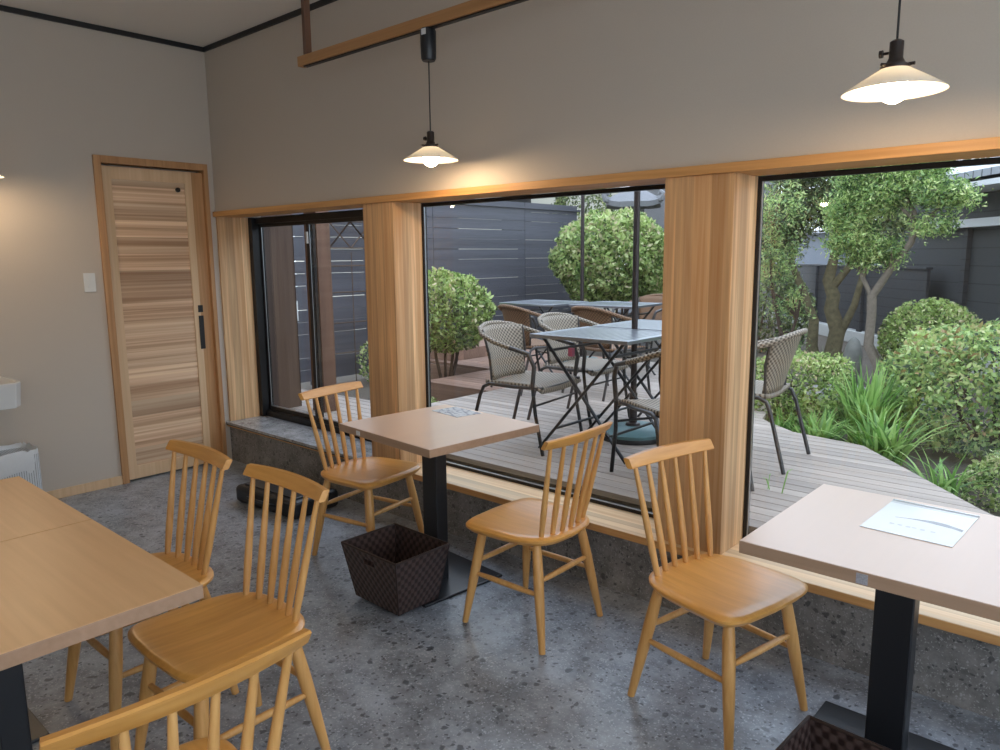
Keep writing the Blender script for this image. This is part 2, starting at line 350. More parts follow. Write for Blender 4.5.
# ------------------------------------------------------------------ room shell
W = 6.7; D = -5.0; CH = 2.95; FT = .30          # width, rear wall, ceiling height, sill height
WT = .36                                         # window wall thickness
struct(MB().box(-.2, W+.2, D-.2, .05, -.12, 0), 'floor', M['floor'], 'speckled grey hard floor of the cafe')
struct(MB().box(-.2, W+.2, D-.2, WT, CH, CH+.12), 'ceiling', M['ceil'], 'pale grey papered ceiling')
w = MB()
w.box(-.15, 0, D, -.80, 0, CH).box(-.15, 0, -.80, -.0495, 2.16, CH).box(-.15, 0, -.0495, WT, 0, CH).box(-.19, -.15, -.85, 0, 0, 2.2)
struct(w, 'wall_left', M['wall'], 'grey papered wall with the wooden sliding door')
w = MB()
w.box(0, W, 0, WT, 1.835, CH)
w.m = 1
w.box(0, W, 0, WT, 0, FT-.035)
w.m = 0
w.box(W-.3, W, 0, WT, FT-.035, 1.835)
struct(w, 'wall_window', [M['wall'], M['stone']], 'grey papered wall over the windows with speckled stone base')
# rear wall with one long window, right wall with glazing (both behind the photographer, glazing added for daylight)
w = MB()
w.box(0, W, D-.15, D, 0, .9).box(0, W, D-.15, D, 2.3, CH).box(0, 5.3, D-.15, D, .9, 2.3).box(6.5, W, D-.15, D, .9, 2.3)
struct(w, 'wall_rear', M['wall'], 'grey rear wall behind the photographer')
w = MB()
w.box(W, W+.15, D, WT, 0, .08).box(W, W+.15, D, WT, 2.6, CH).box(W, W+.15, D, -4.8, .08, 2.6).box(W, W+.15, -.3, WT, .08, 2.6)
struct(w, 'wall_right', M['wall'], 'grey side wall behind the photographer')
# ceiling line trim
t = MB().box(0, .014, D, 0, CH-.03, CH).box(0, W, -.014, 0, CH-.03, CH)
struct(t, 'trim_1', M['black_trim'], 'thin black trim where walls meet the ceiling')
struct(MB().box(0, .012, D, -.80, 0, .06), 'baseboard_left', M['door_stile'], 'low pale wood baseboard under the left wall', bevel=.002)
# header board and sills
t = MB().box(0, W-.3, -.022, .20, 1.80, 1.835)
struct(t, 'trim_2', M['cedar_edge'], 'long wooden header board above the windows', bevel=.002)
t = MB(); t.box(1.70, W-.3, -.022, .24, FT-.001, FT+.0); t.box(1.70, W-.3, -.022, .24, FT-.033, FT-.001)
t = MB().box(1.705, W-.3, -.029, .24, FT-.034, FT)
t.m = 1; t.box(1.705, W-.3, -.031, -.029, FT-.0335, FT-.0015)
struct(t, 'trim_3', [M['cedar_x'], M['cedar_edge']], 'long pale wooden window sill board above the stone base', bevel=.003)
t = MB().box(0, 1.705, -.03, .244, FT-.018, FT)
t.m = 1; t.box(0, 1.705, -.02, 0, FT-.036, FT-.026)
t.m = 2; t.box(0, 1.705, -.026, 0, FT-.026, FT-.018)
struct(t, 'trim_4', [M['slab'], M['cedar_edge'], M['black_trim']], 'speckled stone slab sill under the left window with thin wood strip')
struct(MB().box(0, .018, .0, .243, FT, 1.80), 'trim_5', M['cedar_y'], 'upright cedar board lining the corner beside the left window')
# wooden pillars between the windows: front board + returns
for i, (a, b, lab) in enumerate(((1.70, 1.96, 'wooden pillar between the left and middle windows'), (3.625, 3.915, 'wooden pillar between the middle and right windows'))):
    t = MB().box(a, b, -.004, .02, FT, 1.80)
    t.m = 1; t.box(a+.001, b-.001, .02, .24, FT, 1.80)
    t.m = 2; t.box(a+.03, b-.15, .24, WT, FT, 1.80)
    struct(t, 'trim_%d' % (6+i), [M['cedar_v'], M['cedar_y'], M['alu_black']], lab, bevel=.002)

# windows
def window(n, x0, x1, label, sliding=False):
    r = sthing('window_%d' % n, label, 'window')
    if sliding:
        y0, y1 = .275, .345; f = MB()
        f.box(x0, x0+.06, y0-.03, y1, FT, 1.80).box(x1-.05, x1, y0, y1, FT, 1.80).box(x0, x1, y0, y1, 1.755, 1.80).box(x0, x1, y0, y1, FT, FT+.045)
        f.build('window_frame', M['alu_black'], r, bevel=.002)
        xm = .72
        for k, (a, b, yy) in enumerate(((x0+.05, xm+.02, .318), (xm-.02, x1-.04, .295))):
            s = MB(); s.box(a, a+.028, yy-.012, yy+.012, FT+.04, 1.76).box(b-.028, b, yy-.012, yy+.012, FT+.04, 1.76)
            s.box(a+.028, b-.028, yy-.012, yy+.012, FT+.04, FT+.075).box(a+.028, b-.028, yy-.012, yy+.012, 1.73, 1.76)
            sash = s.build('sash', M['alu_black'], r, bevel=.002)
            s = MB(); s.box(a+.028, a+.0305, yy-.006, yy-.003, FT+.075, 1.73).box(a+.034, b-.028, yy-.008, yy+.008, FT+.075, FT+.081)
            s.build('glazing_bead', M['alu'], sash)
            g = MB().box(a+.028, b-.028, yy-.003, yy+.003, FT+.075, 1.73).build('glass_pane', M['glass'], sash)
        MB().box(xm-.012, xm+.004, .272, .284, 1.60, 1.68).build('latch_sticker', M['label'], r)
    else:
        y0, y1 = .205, .232; f = MB()
        f.box(x0, x0+.016, y0, y1, FT, 1.80).box(x1-.016, x1, y0, y1, FT, 1.80).box(x0+.016, x1-.016, y0, y1, 1.78, 1.80).box(x0+.016, x1-.016, y0, y1, FT, FT+.016)
        f.build('window_frame', M['alu_black'], r, bevel=.0015)
        b = MB().box(x0+.016, x0+.0195, .210, .217, FT+.016, 1.78).box(x0+.021, x1-.016, .210, .217, FT+.016, FT+.019)
        b.build('glazing_bead', M['alu'], r)
        MB().box(x0+.016, x1-.016, .218, .226, FT+.016, 1.78).build('glass_pane', M['glass'], r)
window(1, .0, 1.70, 'sliding window with thick black frame beside the corner', True)
window(2, 1.96, 3.625, 'fixed picture window with thin black frame in the middle')
window(3, 3.915, W-.3, 'fixed picture window with thin black frame on the right')
r = sthing('window_4', 'unseen glazing added in the side wall to let in more daylight', 'window')  # unseen glazing, added so that daylight brightens the room from the side
f = MB()
for y in (-4.8, -3.3, -1.8, -.34): f.box(W+.05, W+.10, y, y+.04, .08, 2.6)
f.box(W+.05, W+.10, -4.76, -.34, .08, .12).box(W+.05, W+.10, -4.76, -.34, 2.56, 2.6); f.build('window_frame', M['alu_black'], r)
MB().box(W+.07, W+.078, -4.76, -.34, .12, 2.56).build('glass_pane', M['glass'], r)
r = sthing('window_5', 'unseen window added in the rear wall to let in more daylight', 'window')  # out of view, added for extra daylight from behind
f = MB()
for x in (5.3, 6.46): f.box(x, x+.04, D-.10, D-.05, .9, 2.3)
f.box(5.34, 6.46, D-.10, D-.05, .9, .94).box(5.34, 6.46, D-.10, D-.05, 2.26, 2.3); f.build('window_frame', M['alu_black'], r)
MB().box(5.34, 6.46, D-.078, D-.07, .94, 2.26).build('glass_pane', M['glass'], r)

# ------------------------------------------------------------------ door
d = sthing('door_1', 'pale cedar sliding door of horizontal lamellas in a brown wood frame', 'door')
f = MB().box(-.06, .018, -.80, -.755, 0, 2.16).box(-.06, .018, -.075, -.045, 0, 2.16).box(-.06, .018, -.755, -.075, 2.115, 2.16)
f.build('door_frame', M['door_frame'], d, bevel=.002)
MB().box(-.055, -.02, -.69, -.205, .10, 2.02).build('door_panel', M['door'], d)
s = MB().box(-.058, -.012, -.755, -.69, .012, 2.10).box(-.058, -.012, -.205, -.155, .012, 2.10).box(-.058, -.012, -.69, -.205, 2.02, 2.10).box(-.058, -.012, -.69, -.205, .012, .10)
s.build('stile', M['door_stile'], d, bevel=.001)
MB().box(-.058, -.014, -.155, -.075, .012, 2.10).build('closing_stile', M['door_frame'], d, bevel=.001)
MB().box(-.012, -.006, -.175, -.140, .86, 1.10).build('door_handle', M['black_trim'], d, bevel=.002)
MB().box(-.012, -.006, -.175, -.140, 1.125, 1.175).build('lock_plate', M['black_trim'], d, bevel=.002)
kk = MB(); kk.tube([(-.022, -.255, 1.975), (-.008, -.255, 1.975)], .016, 16); kk.build('indicator', M['black_trim'], d, smooth=True)
s = thing('light_switch', 'white three-button light switch plate on the wall beside the door', 'switch', (0, -.885, 1.36))
MB().box(0, .008, -.035, .035, -.06, .06).build('plate', M['white_plastic'], s, bevel=.003)
for k in range(3): MB().box(.008, .012, -.012, .012, -.035+k*.025, -.014+k*.025).build('button', M['white_plastic'], s, bevel=.001)

# ------------------------------------------------------------------ indoor chair
def make_chair():
    r = thing('dining_chair', 'x', 'chair')
    # saddle seat: front +y
    n = 40; ring = []
    for i in range(n):
        t = 2*PI*i/n; c, s_ = math.cos(t), math.sin(t)
        e = 6.5 if s_ > 0 else 4.6
        x = math.copysign(abs(c)**(2/e), c); y = math.copysign(abs(s_)**(2/e), s_)
        wd = .217+.010*y-(.02 if y < -.5 else 0)*(abs(y)-.5)
        yy = (.195 if y > 0 else .226)*y
        if y > .3: yy -= .016*(x*x)*(y-.3)/.7-.006
        if y < -.3: yy += .03*(x*x)
        ring.append((x*wd, yy))
    mb = MB(); vs = []; lay = [(0.0, .96, .438), (0, 1., .430), (0, 1., .422), (0, .93, .405)]
    tops = [.0, .25, .5, .75, .92]
    def dish(x, y): 
        rr = min(1, math.hypot(x/.2, (y+.02)/.2)); return -.009*(1-rr**2) if rr < 1 else 0
    for k in tops[::1]:
        for (x, y) in ring:
            X, Y = x*k, y*k; vs.append((X, Y, .440+dish(X, Y)))
    for (_, k, z) in lay:
        for (x, y) in ring: vs.append((x*k, y*k, z))
    rows = len(tops)+len(lay); fs = []
    for i in range(rows-1):
        for j in range(n): fs.append((i*n+j, (i+1)*n+j, (i+1)*n+(j+1) % n, i*n+(j+1) % n))
    fs.append(tuple((rows-1)*n+j for j in range(n)))
    mb.add(vs, fs).build('seat', M['chair'], r, smooth=True)
    tops_ = {}
    for sx in (-1, 1):
        for sy in (-1, 1):
            a = Vector((sx*.145, sy*.125 if sy > 0 else -.150, .408)); b = Vector((sx*.200, .185 if sy > 0 else -.218, 0))
            pts = [a.lerp(b, q) for q in (0, .12, .35, .6, 1)]
            MB().tube(pts, [.0155, .019, .0205, .0185, .0125], 14).build('leg', M['chair_leg'], r, smooth=True)
            tops_[(sx, sy)] = (a, b)
    def st(k1, k2, z):
        p = []
        for k in (k1, k2):
            a, b = tops_[k]; q = (a.z-z)/(a.z-b.z); p.append(a.lerp(b, q))
        pts = [p[0].lerp(p[1], q) for q in (0, .25, .5, .75, 1)]
        MB().tube(pts, [.008, .011, .012, .011, .008], 10).build('stretcher', M['chair_leg'], r, smooth=True)
    st((-1, -1), (-1, 1), .215); st((1, -1), (1, 1), .215); st((-1, 1), (1, 1), .265); st((-1, -1), (1, -1), .265)
    # curved top rail: concave to the sitter
    def back(x): return -.258+.50*x*x       # y of the rail centre line
    mb = MB(); K = 19; vs = []
    for i in range(K):
        x = -.213+.426*i/(K-1); y = back(x)
        e = abs(x)/.213; h0 = .800+.006*e*e; h1 = .843-.004*e**2
        th = .011
        nx, ny = -1.1*x, 1.; l = math.hypot(nx, ny); nx /= l; ny /= l
        lean = .012
        sh = .004
        for (o_, z_, ly) in ((-th+sh, h0, .004), (-th, h0+sh, 0.003), (-th, h1-sh, -lean), (-th+sh, h1, -lean), (th-sh, h1, -lean), (th, h1-sh, -lean), (th, h0+sh, .003), (th-sh, h0, .004)):
            vs.append((x+nx*o_, y+ny*o_+ly, z_))
    fs = [(i*8+j, i*8+(j+1) % 8, (i+1)*8+(j+1) % 8, (i+1)*8+j) for i in range(K-1) for j in range(8)]
    fs += [tuple(range(7, -1, -1)), tuple((K-1)*8+j for j in range(8))]
    mb.add(vs, fs).build('top_rail', M['rail'], r, smooth=True)
    for i in range(6):
        u = -1+2*i/5; a = Vector((u*.138, -.186+.020*u*u, .434)); b = Vector((u*.178, back(u*.178)+.002, .807))
        pts = [a.lerp(b, q) for q in (0, .25, .5, .8, 1)]
        MB().tube(pts, [.0095, .0125, .0115, .009, .0075], 10).build('spindle', M['chair_leg'], r, smooth=True)
    return r
chair = make_chair()
H_ = 'honey wood spindle-back chair '
G_ = 'honey wood spindle-back dining chairs'
def ang(deg): return math.radians(deg-90)    # heading of the chair's front measured from +X
chairs = [
    ((4.165, -.505), -12, 'honey wood spindle-back chair in front of the pillar, at the right-hand table'),
    ((3.29, -.45), 181, 'honey wood spindle-back chair with its back to the pillar, beside the middle table'),
    ((2.215, -.425), 9, 'honey wood spindle-back chair beyond the brown basket, at the left of the middle table'),
    ((3.185, -1.75), -90, 'honey wood spindle-back chair whose seat shows beside the corner of the long table'),
    ((2.66, -1.765), -90, 'honey wood spindle-back chair mostly hidden, tucked at the far seam of the long table'),
    ((3.80, -2.21), 178, 'nearest honey wood chair, cut off by the bottom edge, only top rail and spindles showing'),
]
for i, (p, a, lab) in enumerate(chairs): place(chair, i > 0, (p[0], p[1], 0), ang(a), lab, G_)

# ------------------------------------------------------------------ indoor tables
def make_table(name, label, loc, rot, sx, sy, post, plate, matt, h=.72, off=(0, 0), group=None):
    r = thing(name, label, 'table', (loc[0], loc[1], 0), rot, group)
    t = MB().box(-sx/2, sx/2, -sy/2, sy/2, h-.036, h-.0015).build('table_top', M['edge'], r, bevel=.002)
    MB().box(-sx/2+.0012, sx/2-.0012, -sy/2+.0012, sy/2-.0012, h-.0015, h).build('top_surface', matt, t)
    px_, py_ = post; pw, pd = .052, .032
    MB().box(px_-pw, px_+pw, py_-pd, py_+pd, .012, h-.036).build('pedestal', M['post'], r, bevel=.004)
    MB().box(px_-.17, px_+.17, py_-.17, py_+.17, h-.046, h-.0365).build('mounting_plate', M['post'], r)
    MB().box(px_-plate[0]/2+off[0], px_+plate[0]/2+off[0], py_-plate[1]/2+off[1], py_+plate[1]/2+off[1], 0, .012).build('base_plate', M['plate'], r, bevel=.003)
    return r
tm = make_table('cafe_table', 'pinkish laminate pedestal table standing at the middle window, brown basket at its foot', (2.645, -.345), math.radians(-5), .70, .65, (.07, -.085), (.42, .46), M['top'])
MB().box(-.20, -.17, -.3265, -.325, .690, .710).build('edge_sticker', M['label'], tm)
tr = make_table('cafe_table', 'pinkish laminate pedestal table standing at the right-hand window, white sheet lying on it', (4.690, -.477), 0, .70, .675, (-.03, .03), (.42, .44), M['top'], off=(-.02, -.04))
MB().box(-.045, -.018, -.339, -.3375, .688, .715).build('edge_sticker', plain('grey_sticker', (.38, .37, .4), .5, var=.5, bscale=300), tr)
ta = make_table('dining_table', 'half of the long wood-grain table nearest the front, two chairs against it', (3.125, -2.27), 0, .70, .70, (0, 0), (.42, .42), M['top_left'])
tb = make_table('dining_table', 'far half of the long wood-grain table, beyond the seam near the white bin', (2.423, -2.27), 0, .70, .70, (0, 0), (.42, .42), M['top_left'])

# sheets on the tables
def sheet(name, label, cen, rot, sx, sy, z, mats, marks=()):
    r = thing(name, label, 'paper', (cen[0], cen[1], z), rot)
    MB().box(-sx/2, sx/2, -sy/2, sy/2, 0, .0015).build('sheet', mats, r)
    return r
ps = sheet('menu_sheet', 'glossy laminated white sheet with a dark brush stroke on the right-hand table', (4.68, -.352), math.radians(-2), .235, .285, .7205, M['paper'])
mb = MB(); K = 14; vs = []
for i in range(K):
    q = i/(K-1); x = -.065+.175*q; y = .005+.03*math.sin(q*2.6)-.015*q; w_ = .002+.018*math.sin(min(1, q*1.15)*2.4)**2*q
    vs += [(x, y-w_, .0017), (x, y+w_, .0017)]
mb.add(vs, [(2*i, 2*i+2, 2*i+3, 2*i+1) for i in range(K-1)]).build('brush_stroke', M['ink'], ps)
mb = MB(); rr = random.Random(3)
for i in range(6): x = -.06+.02*i+rr.uniform(-.004, .004); mb.box(x, x+.012, -.062+rr.uniform(-.003, .003), -.052, .0015, .0018)
mb.build('faint_writing', M['ink_soft'], ps)
MB().box(-.118, .118, .143, .168, 0, .0014).build('clear_edge', M['ink_soft'], ps)
MB().box(-.118, .118, .168, .174, 0, .004).build('sheet_rim', M['paper'], ps)
sheet('picture_sheet', 'glossy sheet with a grey picture lying on the far edge of the middle table', (2.52, -.10), math.radians(-8), .22, .15, .7205, M['pic'])

# ------------------------------------------------------------------ baskets
def make_basket():
    r = thing('woven_basket', 'x', 'basket')
    def wall(p0, p1, q0, q1, hole):
        nx, nz = 10, 8; mb = MB(); vs = []; 
        for k in range(nz+1):
            for i in range(nx+1):
                a = Vector(p0).lerp(Vector(p1), i/nx); b = Vector(q0).lerp(Vector(q1), i/nx); vs.append(a.lerp(b, k/nz))
        fs = []; uvs = []; wlen = (Vector(q1)-Vector(q0)).length; hl = .25
        for k in range(nz):
            for i in range(nx):
                if hole and k == 6 and 4 <= i <= 5: continue
                fs.append((k*(nx+1)+i, k*(nx+1)+i+1, (k+1)*(nx+1)+i+1, (k+1)*(nx+1)+i))
                uvs.append([(i/nx*wlen, k/nz*hl), ((i+1)/nx*wlen, k/nz*hl), ((i+1)/nx*wlen, (k+1)/nz*hl), (i/nx*wlen, (k+1)/nz*hl)])
        return mb.add(vs, fs, uvs)
    bx, by, tx, ty, h = .145, .110, .185, .150, .25
    b = [(-bx, -by, .004), (bx, -by, .004), (bx, by, .004), (-bx, by, .004)]; t = [(-tx, -ty, h), (tx, -ty, h), (tx, ty, h), (-tx, ty, h)]
    for k in range(4):
        o = wall(b[k], b[(k+1) % 4], t[k], t[(k+1) % 4], k == 0).build('side_panel', M['basket'], r)
        s = o.modifiers.new('s', 'SOLIDIFY'); s.thickness = .006; s.offset = 0
    MB().box(-bx, bx, -by, by, 0, .006).build('bottom', M['basket_in'], r)
    mb = MB()
    for k in range(4): mb.tube([t[k], t[(k+1) % 4]], .0055, 8)
    for k in range(4): mb.tube([b[k], t[k]], .004, 8)
    mb.build('rim', M['basket_in'], r, smooth=True)
    return r
bk = make_basket()
place(bk, False, (2.738, -.708, .0125), math.radians(-1), 'dark brown woven strap basket on the floor under the middle table', 'dark brown woven strap baskets')
place(bk, True, (4.715, -.925, 0), math.radians(-3), 'dark brown woven strap basket cut off at the bottom edge below the right-hand table', 'dark brown woven strap baskets')
# low black case tucked behind the far chair
r = thing('black_case', 'low black rounded case lying on the floor behind the chair left of the middle table', 'case', (1.22, -.30, 0), math.radians(4))
MB().box(-.30, .30, -.17, .17, .0, .11).build('body', M['post'], r, bevel=.03, seg=4)
MB().box(-.24, .26, -.13, .13, .111, .119).build('lid', M['plate'], r, bevel=.004)
r2 = MB(); r2.tube([(-.12, -.175, .06), (-.12, -.20, .07), (.12, -.20, .07), (.12, -.175, .06)], .008, 8); r2.build('handle', M['black_trim'], r, smooth=True)

# ------------------------------------------------------------------ wash basin, waste bin
r = thing('wash_basin', 'white ceramic wash basin fixed to the left wall, cut off by the left edge', 'basin', (0, -1.65, .675))
mb = MB(); P = [(.0, -.25), (.30, -.25), (.36, -.20), (.36, .20), (.30, .24), (.0, .24)]
n = len(P); cx, cy = .18, 0
def sc(p, k): return (cx+(p[0]-cx)*k, cy+(p[1]-cy)*k)
vs = [(*sc(p, .96), 0) for p in P]+[(*sc(p, .98), .07) for p in P]+[(*sc(p, 1.), .13) for p in P]+[(*sc(p, 1.), .145) for p in P]+[(*sc(p, .92), .147) for p in P]+[(*sc(p, .84), .13) for p in P]+[(*sc(p, .55), .05) for p in P]
fs = [tuple(range(n-1, -1, -1))]+[(k*n+i, k*n+(i+1) % n, (k+1)*n+(i+1) % n, (k+1)*n+i) for k in range(6) for i in range(n)]+[tuple(6*n+i for i in range(n))]
mb.add(vs, fs).build('bowl', M['ceramic'], r, bevel=.006)
mb = MB(); mb.tube([(.04, 0, .146), (.04, 0, .24), (.07, 0, .27), (.13, 0, .26), (.14, 0, .235)], .011, 12); mb.build('tap', M['alu'], r, smooth=True)
mb = MB(); mb.tube([(.15, 0, .0), (.15, 0, -.15), (.08, 0, -.2), (0, 0, -.2)], .018, 12); mb.build('waste_pipe', M['alu'], r, smooth=True)
r = thing('waste_bin', 'white ribbed waste bin lined with a plastic bag below the basin', 'bin', (.25, -1.525, 0))
mb = MB(); mb.prism([(-.11, -.15), (.11, -.15), (.13, -.13), (.13, .13), (.11, .15), (-.11, .15), (-.13, .13), (-.13, -.13)], 0, .40)
o = mb.build('bucket', M['bin'], r)
mb = MB(); n = 48; vs = []; rg = random.Random(5)
offs = [rg.uniform(-.004, .006) for _ in range(n)]
for (k, z) in ((1.02, .30), (1.04, .36), (1.035, .405), (1.0, .425), (.93, .41), (.86, .33), (.8, .2)):
    for j in range(n):
        t = 2*PI*j/n; c, s_ = math.cos(t), math.sin(t); e = 5
        x = math.copysign(abs(c)**(2/e), c)*.132; y = math.copysign(abs(s_)**(2/e), s_)*.152
        q = k+offs[j]*2*(1 if z < .42 else 2); vs.append((x*q, y*q, z+offs[(j*3) % n]*(3 if z < .35 else 1.5)))
fs = [(i*n+j, i*n+(j+1) % n, (i+1)*n+(j+1) % n, (i+1)*n+j) for i in range(6) for j in range(n)]
fs.append(tuple(6*n+j for j in range(n)))
mb.add(vs, fs).build('bag_liner', M['bag'], r, smooth=True)

# ------------------------------------------------------------------ lamps and hanging rail
r = thing('hanging_rail', 'brown wooden track rail hanging from the ceiling on a slim post', 'rail', (0, -.30, 0))
MB().box(1.60, 4.3, -.022, .022, 2.503, 2.553).build('rail_beam', M['hang_rail'], r, bevel=.002)
MB().box(1.64, 4.3, -.012, .012, 2.497, 2.503).build('track_slot', M['black_trim'], r)
for x in (1.665, 4.2): MB().box(x-.013, x+.013, -.018, .018, 2.555, CH).build('hanger_post', M['dark_wood'], r, bevel=.001)
def make_lamp():
    r = thing('pendant_lamp', 'x', 'lamp')           # origin at the shade's rim centre
    prof = [(.030, .062), (.045, .052), (.085, .028), (.122, .004), (.125, 0), (.121, .001), (.083, .023), (.043, .047), (.028, .056)]
    MB().lathe(prof, n=48, close=True).build('shade', M['shade'], r, smooth=True)
    s = MB().lathe([(.036, .058), (.036, .066), (.024, .072), (.017, .085), (.017, .125), (.010, .130), (.0, .131)], n=24).build('socket', M['bakelite'], r, smooth=True)
    k = MB(); k.tube([(-.017, 0, .10), (-.034, 0, .10)], .004, 8); k.tube([(-.032, 0, .10), (-.040, 0, .10)], .010, 10); k.build('switch_knob', M['bakelite'], s, smooth=True)
    for a in (0, 2.1, 4.2): MB().tube([(.030*math.cos(a), .030*math.sin(a), .066), (.046*math.cos(a), .046*math.sin(a), .066)], .0045, 8).build('gallery_screw', M['bakelite'], s, smooth=True)
    pr = [(.012, .055)]+[(.036*math.sin(t), .008-.036*math.cos(t)+.0) for t in [PI*q/12 for q in range(10, 0, -1)]]+[(.0, -.028)]
    MB().lathe(pr, n=24).build('bulb', M['bulb'], r, smooth=True)
    return r
lamp = make_lamp()
def cord(r, h, bake=True):
    m = MB(); m.tube([(0, 0, .13), (0, 0, h)], .003, 8); m.build('cord', M['black_trim'], r, smooth=True)
LG = 'milk glass pendant lamps'
lamps = [((2.590, -.300, 1.935), 'lit pendant lamp with milk glass shade hanging from the rail over the middle table', 2.36),
         ((4.570, -.505, 1.912), 'lit pendant lamp with milk glass shade hanging above the right-hand table, largest of the lamps', CH),
         ((.395, -1.530, 1.945), 'lit pendant lamp by the left wall of which only the rim of the shade shows', CH),
         ((2.676, -4.196, 1.958), 'lit pendant lamp near the rear wall, seen only as a reflection in the right-hand window', CH),
         ((4.70, -3.80, 1.90), 'lit pendant lamp behind the photographer, added out of view for warm fill light', CH)]  # last pendant is invented, added to warm and brighten the room
for i, (p, lab, top) in enumerate(lamps):
    o = place(lamp, i > 0, p, 0, lab, LG)
    tops_h = top-p[2]
for o in [x for x in C.objects if x.name.startswith('pendant_lamp')]:
    z = o.location.z; top = 2.37 if abs(o.location.x-2.59) < .1 else CH
    m = MB(); m.tube([(0, 0, .13), (0, 0, top-z)], .003, 8); m.build('cord', M['black_trim'], o, smooth=True)
    if top < CH:
        a = MB(); a.lathe([(.028, 2.365-z), (.034, 2.375-z), (.036, 2.49-z), (.030, 2.502-z)], n=28); a = a.build('track_adapter', M['post'], o, smooth=True)
        b = MB().box(-.005, .022, -.0365, -.034, 2.47-z, 2.495-z).build('label', M['label'], a)
    else:
        MB().lathe([(.045, CH-z), (.045, CH-.03-z), (.02, CH-.045-z)], n=24).build('ceiling_rose', M['bakelite'], o, smooth=True)

# ------------------------------------------------------------------ outdoors: ground, deck
DZ = .31
struct(MB().box(-9, 16, WT, 22, -.1, .06), 'ground', M['soil'], 'dark soil ground of the garden')
def deck_boards(poly, name, label, mat, z=DZ, pitch=.09, gap=.006):
    """boards run along X, each clipped to the outline"""
    mb = MB(); ys = [p[1] for p in poly]; y = min(ys)
    while y < max(ys)-.02:
        y1 = y+pitch-gap
        def xs(yy):
            o = []
            for i in range(len(poly)):
                (xa, ya), (xb, yb) = poly[i], poly[(i+1) % len(poly)]
                if (ya <= yy < yb) or (yb <= yy < ya): o.append(xa+(xb-xa)*(yy-ya)/(yb-ya))
            return sorted(o)
        a, b = xs(y+.001), xs(min(y1, max(ys)-.002))
        if len(a) == len(b):
            for k in range(0, len(a)-1, 2):
                vs = [(a[k], y, z-.03), (a[k+1], y, z-.03), (b[k+1], y1, z-.03), (b[k], y1, z-.03), (a[k], y, z), (a[k+1], y, z), (b[k+1], y1, z), (b[k], y1, z)]
                mb.add(vs, [(3, 2, 1, 0), (4, 5, 6, 7), (0, 1, 5, 4), (1, 2, 6, 5), (2, 3, 7, 6), (3, 0, 4, 7)])
        y += pitch
    return mb
main = [(-.9, WT+.01), (5.6, WT+.01), (4.63, 1.24), (3.83, 2.17), (3.44, 2.20), (3.05, 2.50), (2.45, 4.6), (.72, 4.6), (.72, 1.10), (-.9, 1.10)]
dk = deck_boards(main, 'deck', '', M['deck'])
dk = struct(dk, 'deck', M['deck'], 'weathered grey timber deck outside the windows')
left = [(-.15, 2.10), (.715, 2.10), (.715, 4.6), (-1.9, 4.6), (-1.9, 3.1), (-.15, 3.1)]
m2 = deck_boards(left, '', '', M['deck_red'])
struct(m2, 'deck_extension', M['deck_red'], 'reddish timber deck beside the fence')
f = MB()
def skirt(f, pts, z0=.06, z1=DZ-.031, th=.02):
    for (a, b) in zip(pts, pts[1:]):
        a = Vector((*a, 0)); b = Vector((*b, 0)); dd = (b-a).normalized(); nn = Vector((-dd.y, dd.x, 0))*th
        vs = [a, b, b+nn, a+nn]; f.add([(v.x, v.y, z0) for v in vs]+[(v.x, v.y, z1) for v in vs], [(3, 2, 1, 0), (4, 5, 6, 7), (0, 1, 5, 4), (1, 2, 6, 5), (2, 3, 7, 6), (3, 0, 4, 7)])
skirt(f, [(5.58, WT+.02), (4.61, 1.24), (3.81, 2.15), (3.44, 2.18), (3.03, 2.48), (2.43, 4.58), (-1.88, 4.58)])
skirt(f, [(-.9, 1.07), (.70, 1.07), (.70, 2.12), (-.15, 2.12), (-.15, 3.12), (-1.9, 3.12)])
struct(f, 'deck_skirt', M['deck_red'], 'reddish board fascia under the deck edge')
struct(MB().box(-1.9, -.9, 3.25, 4.5, DZ, DZ+.13), 'step_platform', M['deck_red'], 'low raised timber step beside the fence', bevel=.004)

# exterior wall end, post
struct(MB().box(-1.2, -.02, WT, WT+.28, DZ-.25, 2.6).box(-.06, -.015, WT+.28, .64, DZ-.2, 2.6), 'wall_exterior', M['clad'], 'brown timber-clad wall end outside the left window')
pst = MB().box(.20, .36, .60, .72, DZ, 2.7); struct(pst, 'pillar_exterior', M['dark_wood'], 'dark brown timber post on the deck outside the left window', bevel=.004)
# charcoal fence along X=-2
FX = -2.0
fe = thing('board_fence', 'tall charcoal fence of horizontal boards behind the deck', 'fence', (FX, 0, 0))
mb = MB(); z = .12; k = 0
rr = random.Random(11)
while z < 2.15:
    y = .3; 
    while y < 7.1:
        ln = 1.85; y2 = min(7.15, y+ln); dz_ = rr.uniform(-.003, .003)
        mb.box(-.012+rr.uniform(-.003, .003), .012, y+.003, y2-.003, z+dz_, z+.131+dz_); y = y2
    z += .135; k += 1
mb.build('boards', M['fence'], fe)
MB().box(-.045, -.03, 2.9, 4.5, .1, 2.18).build('gap_light_block', M['fence'], fe)  # unseen sheet added to stop light showing through the board gaps
for y in (.35, 2.15, 4.0, 5.85, 7.1): MB().box(-.09, -.015, y-.04, y+.04, .05, 2.2).build('fence_post', M['fence'], fe)
MB().box(-.05, .04, .3, 7.2, 2.19, 2.215).build('capping', M['fence'], fe)
mt = thing('meter_box', 'small pale meter box fixed to the charcoal fence outside the left window', 'box', (FX+.016, 1.86, .93))
MB().box(0, .05, -.04, .04, -.11, .11).build('box_body', M['kerb'], mt, bevel=.004)
MB().box(.05, .056, -.03, .03, -.09, .09).build('box_cover', M['white_plastic'], mt, bevel=.003)
tl = thing('garden_trellis', 'thin dark metal trellis with crossed bars leaning on the charcoal fence', 'trellis', (-1.90, 2.62, .06))
mb = MB()
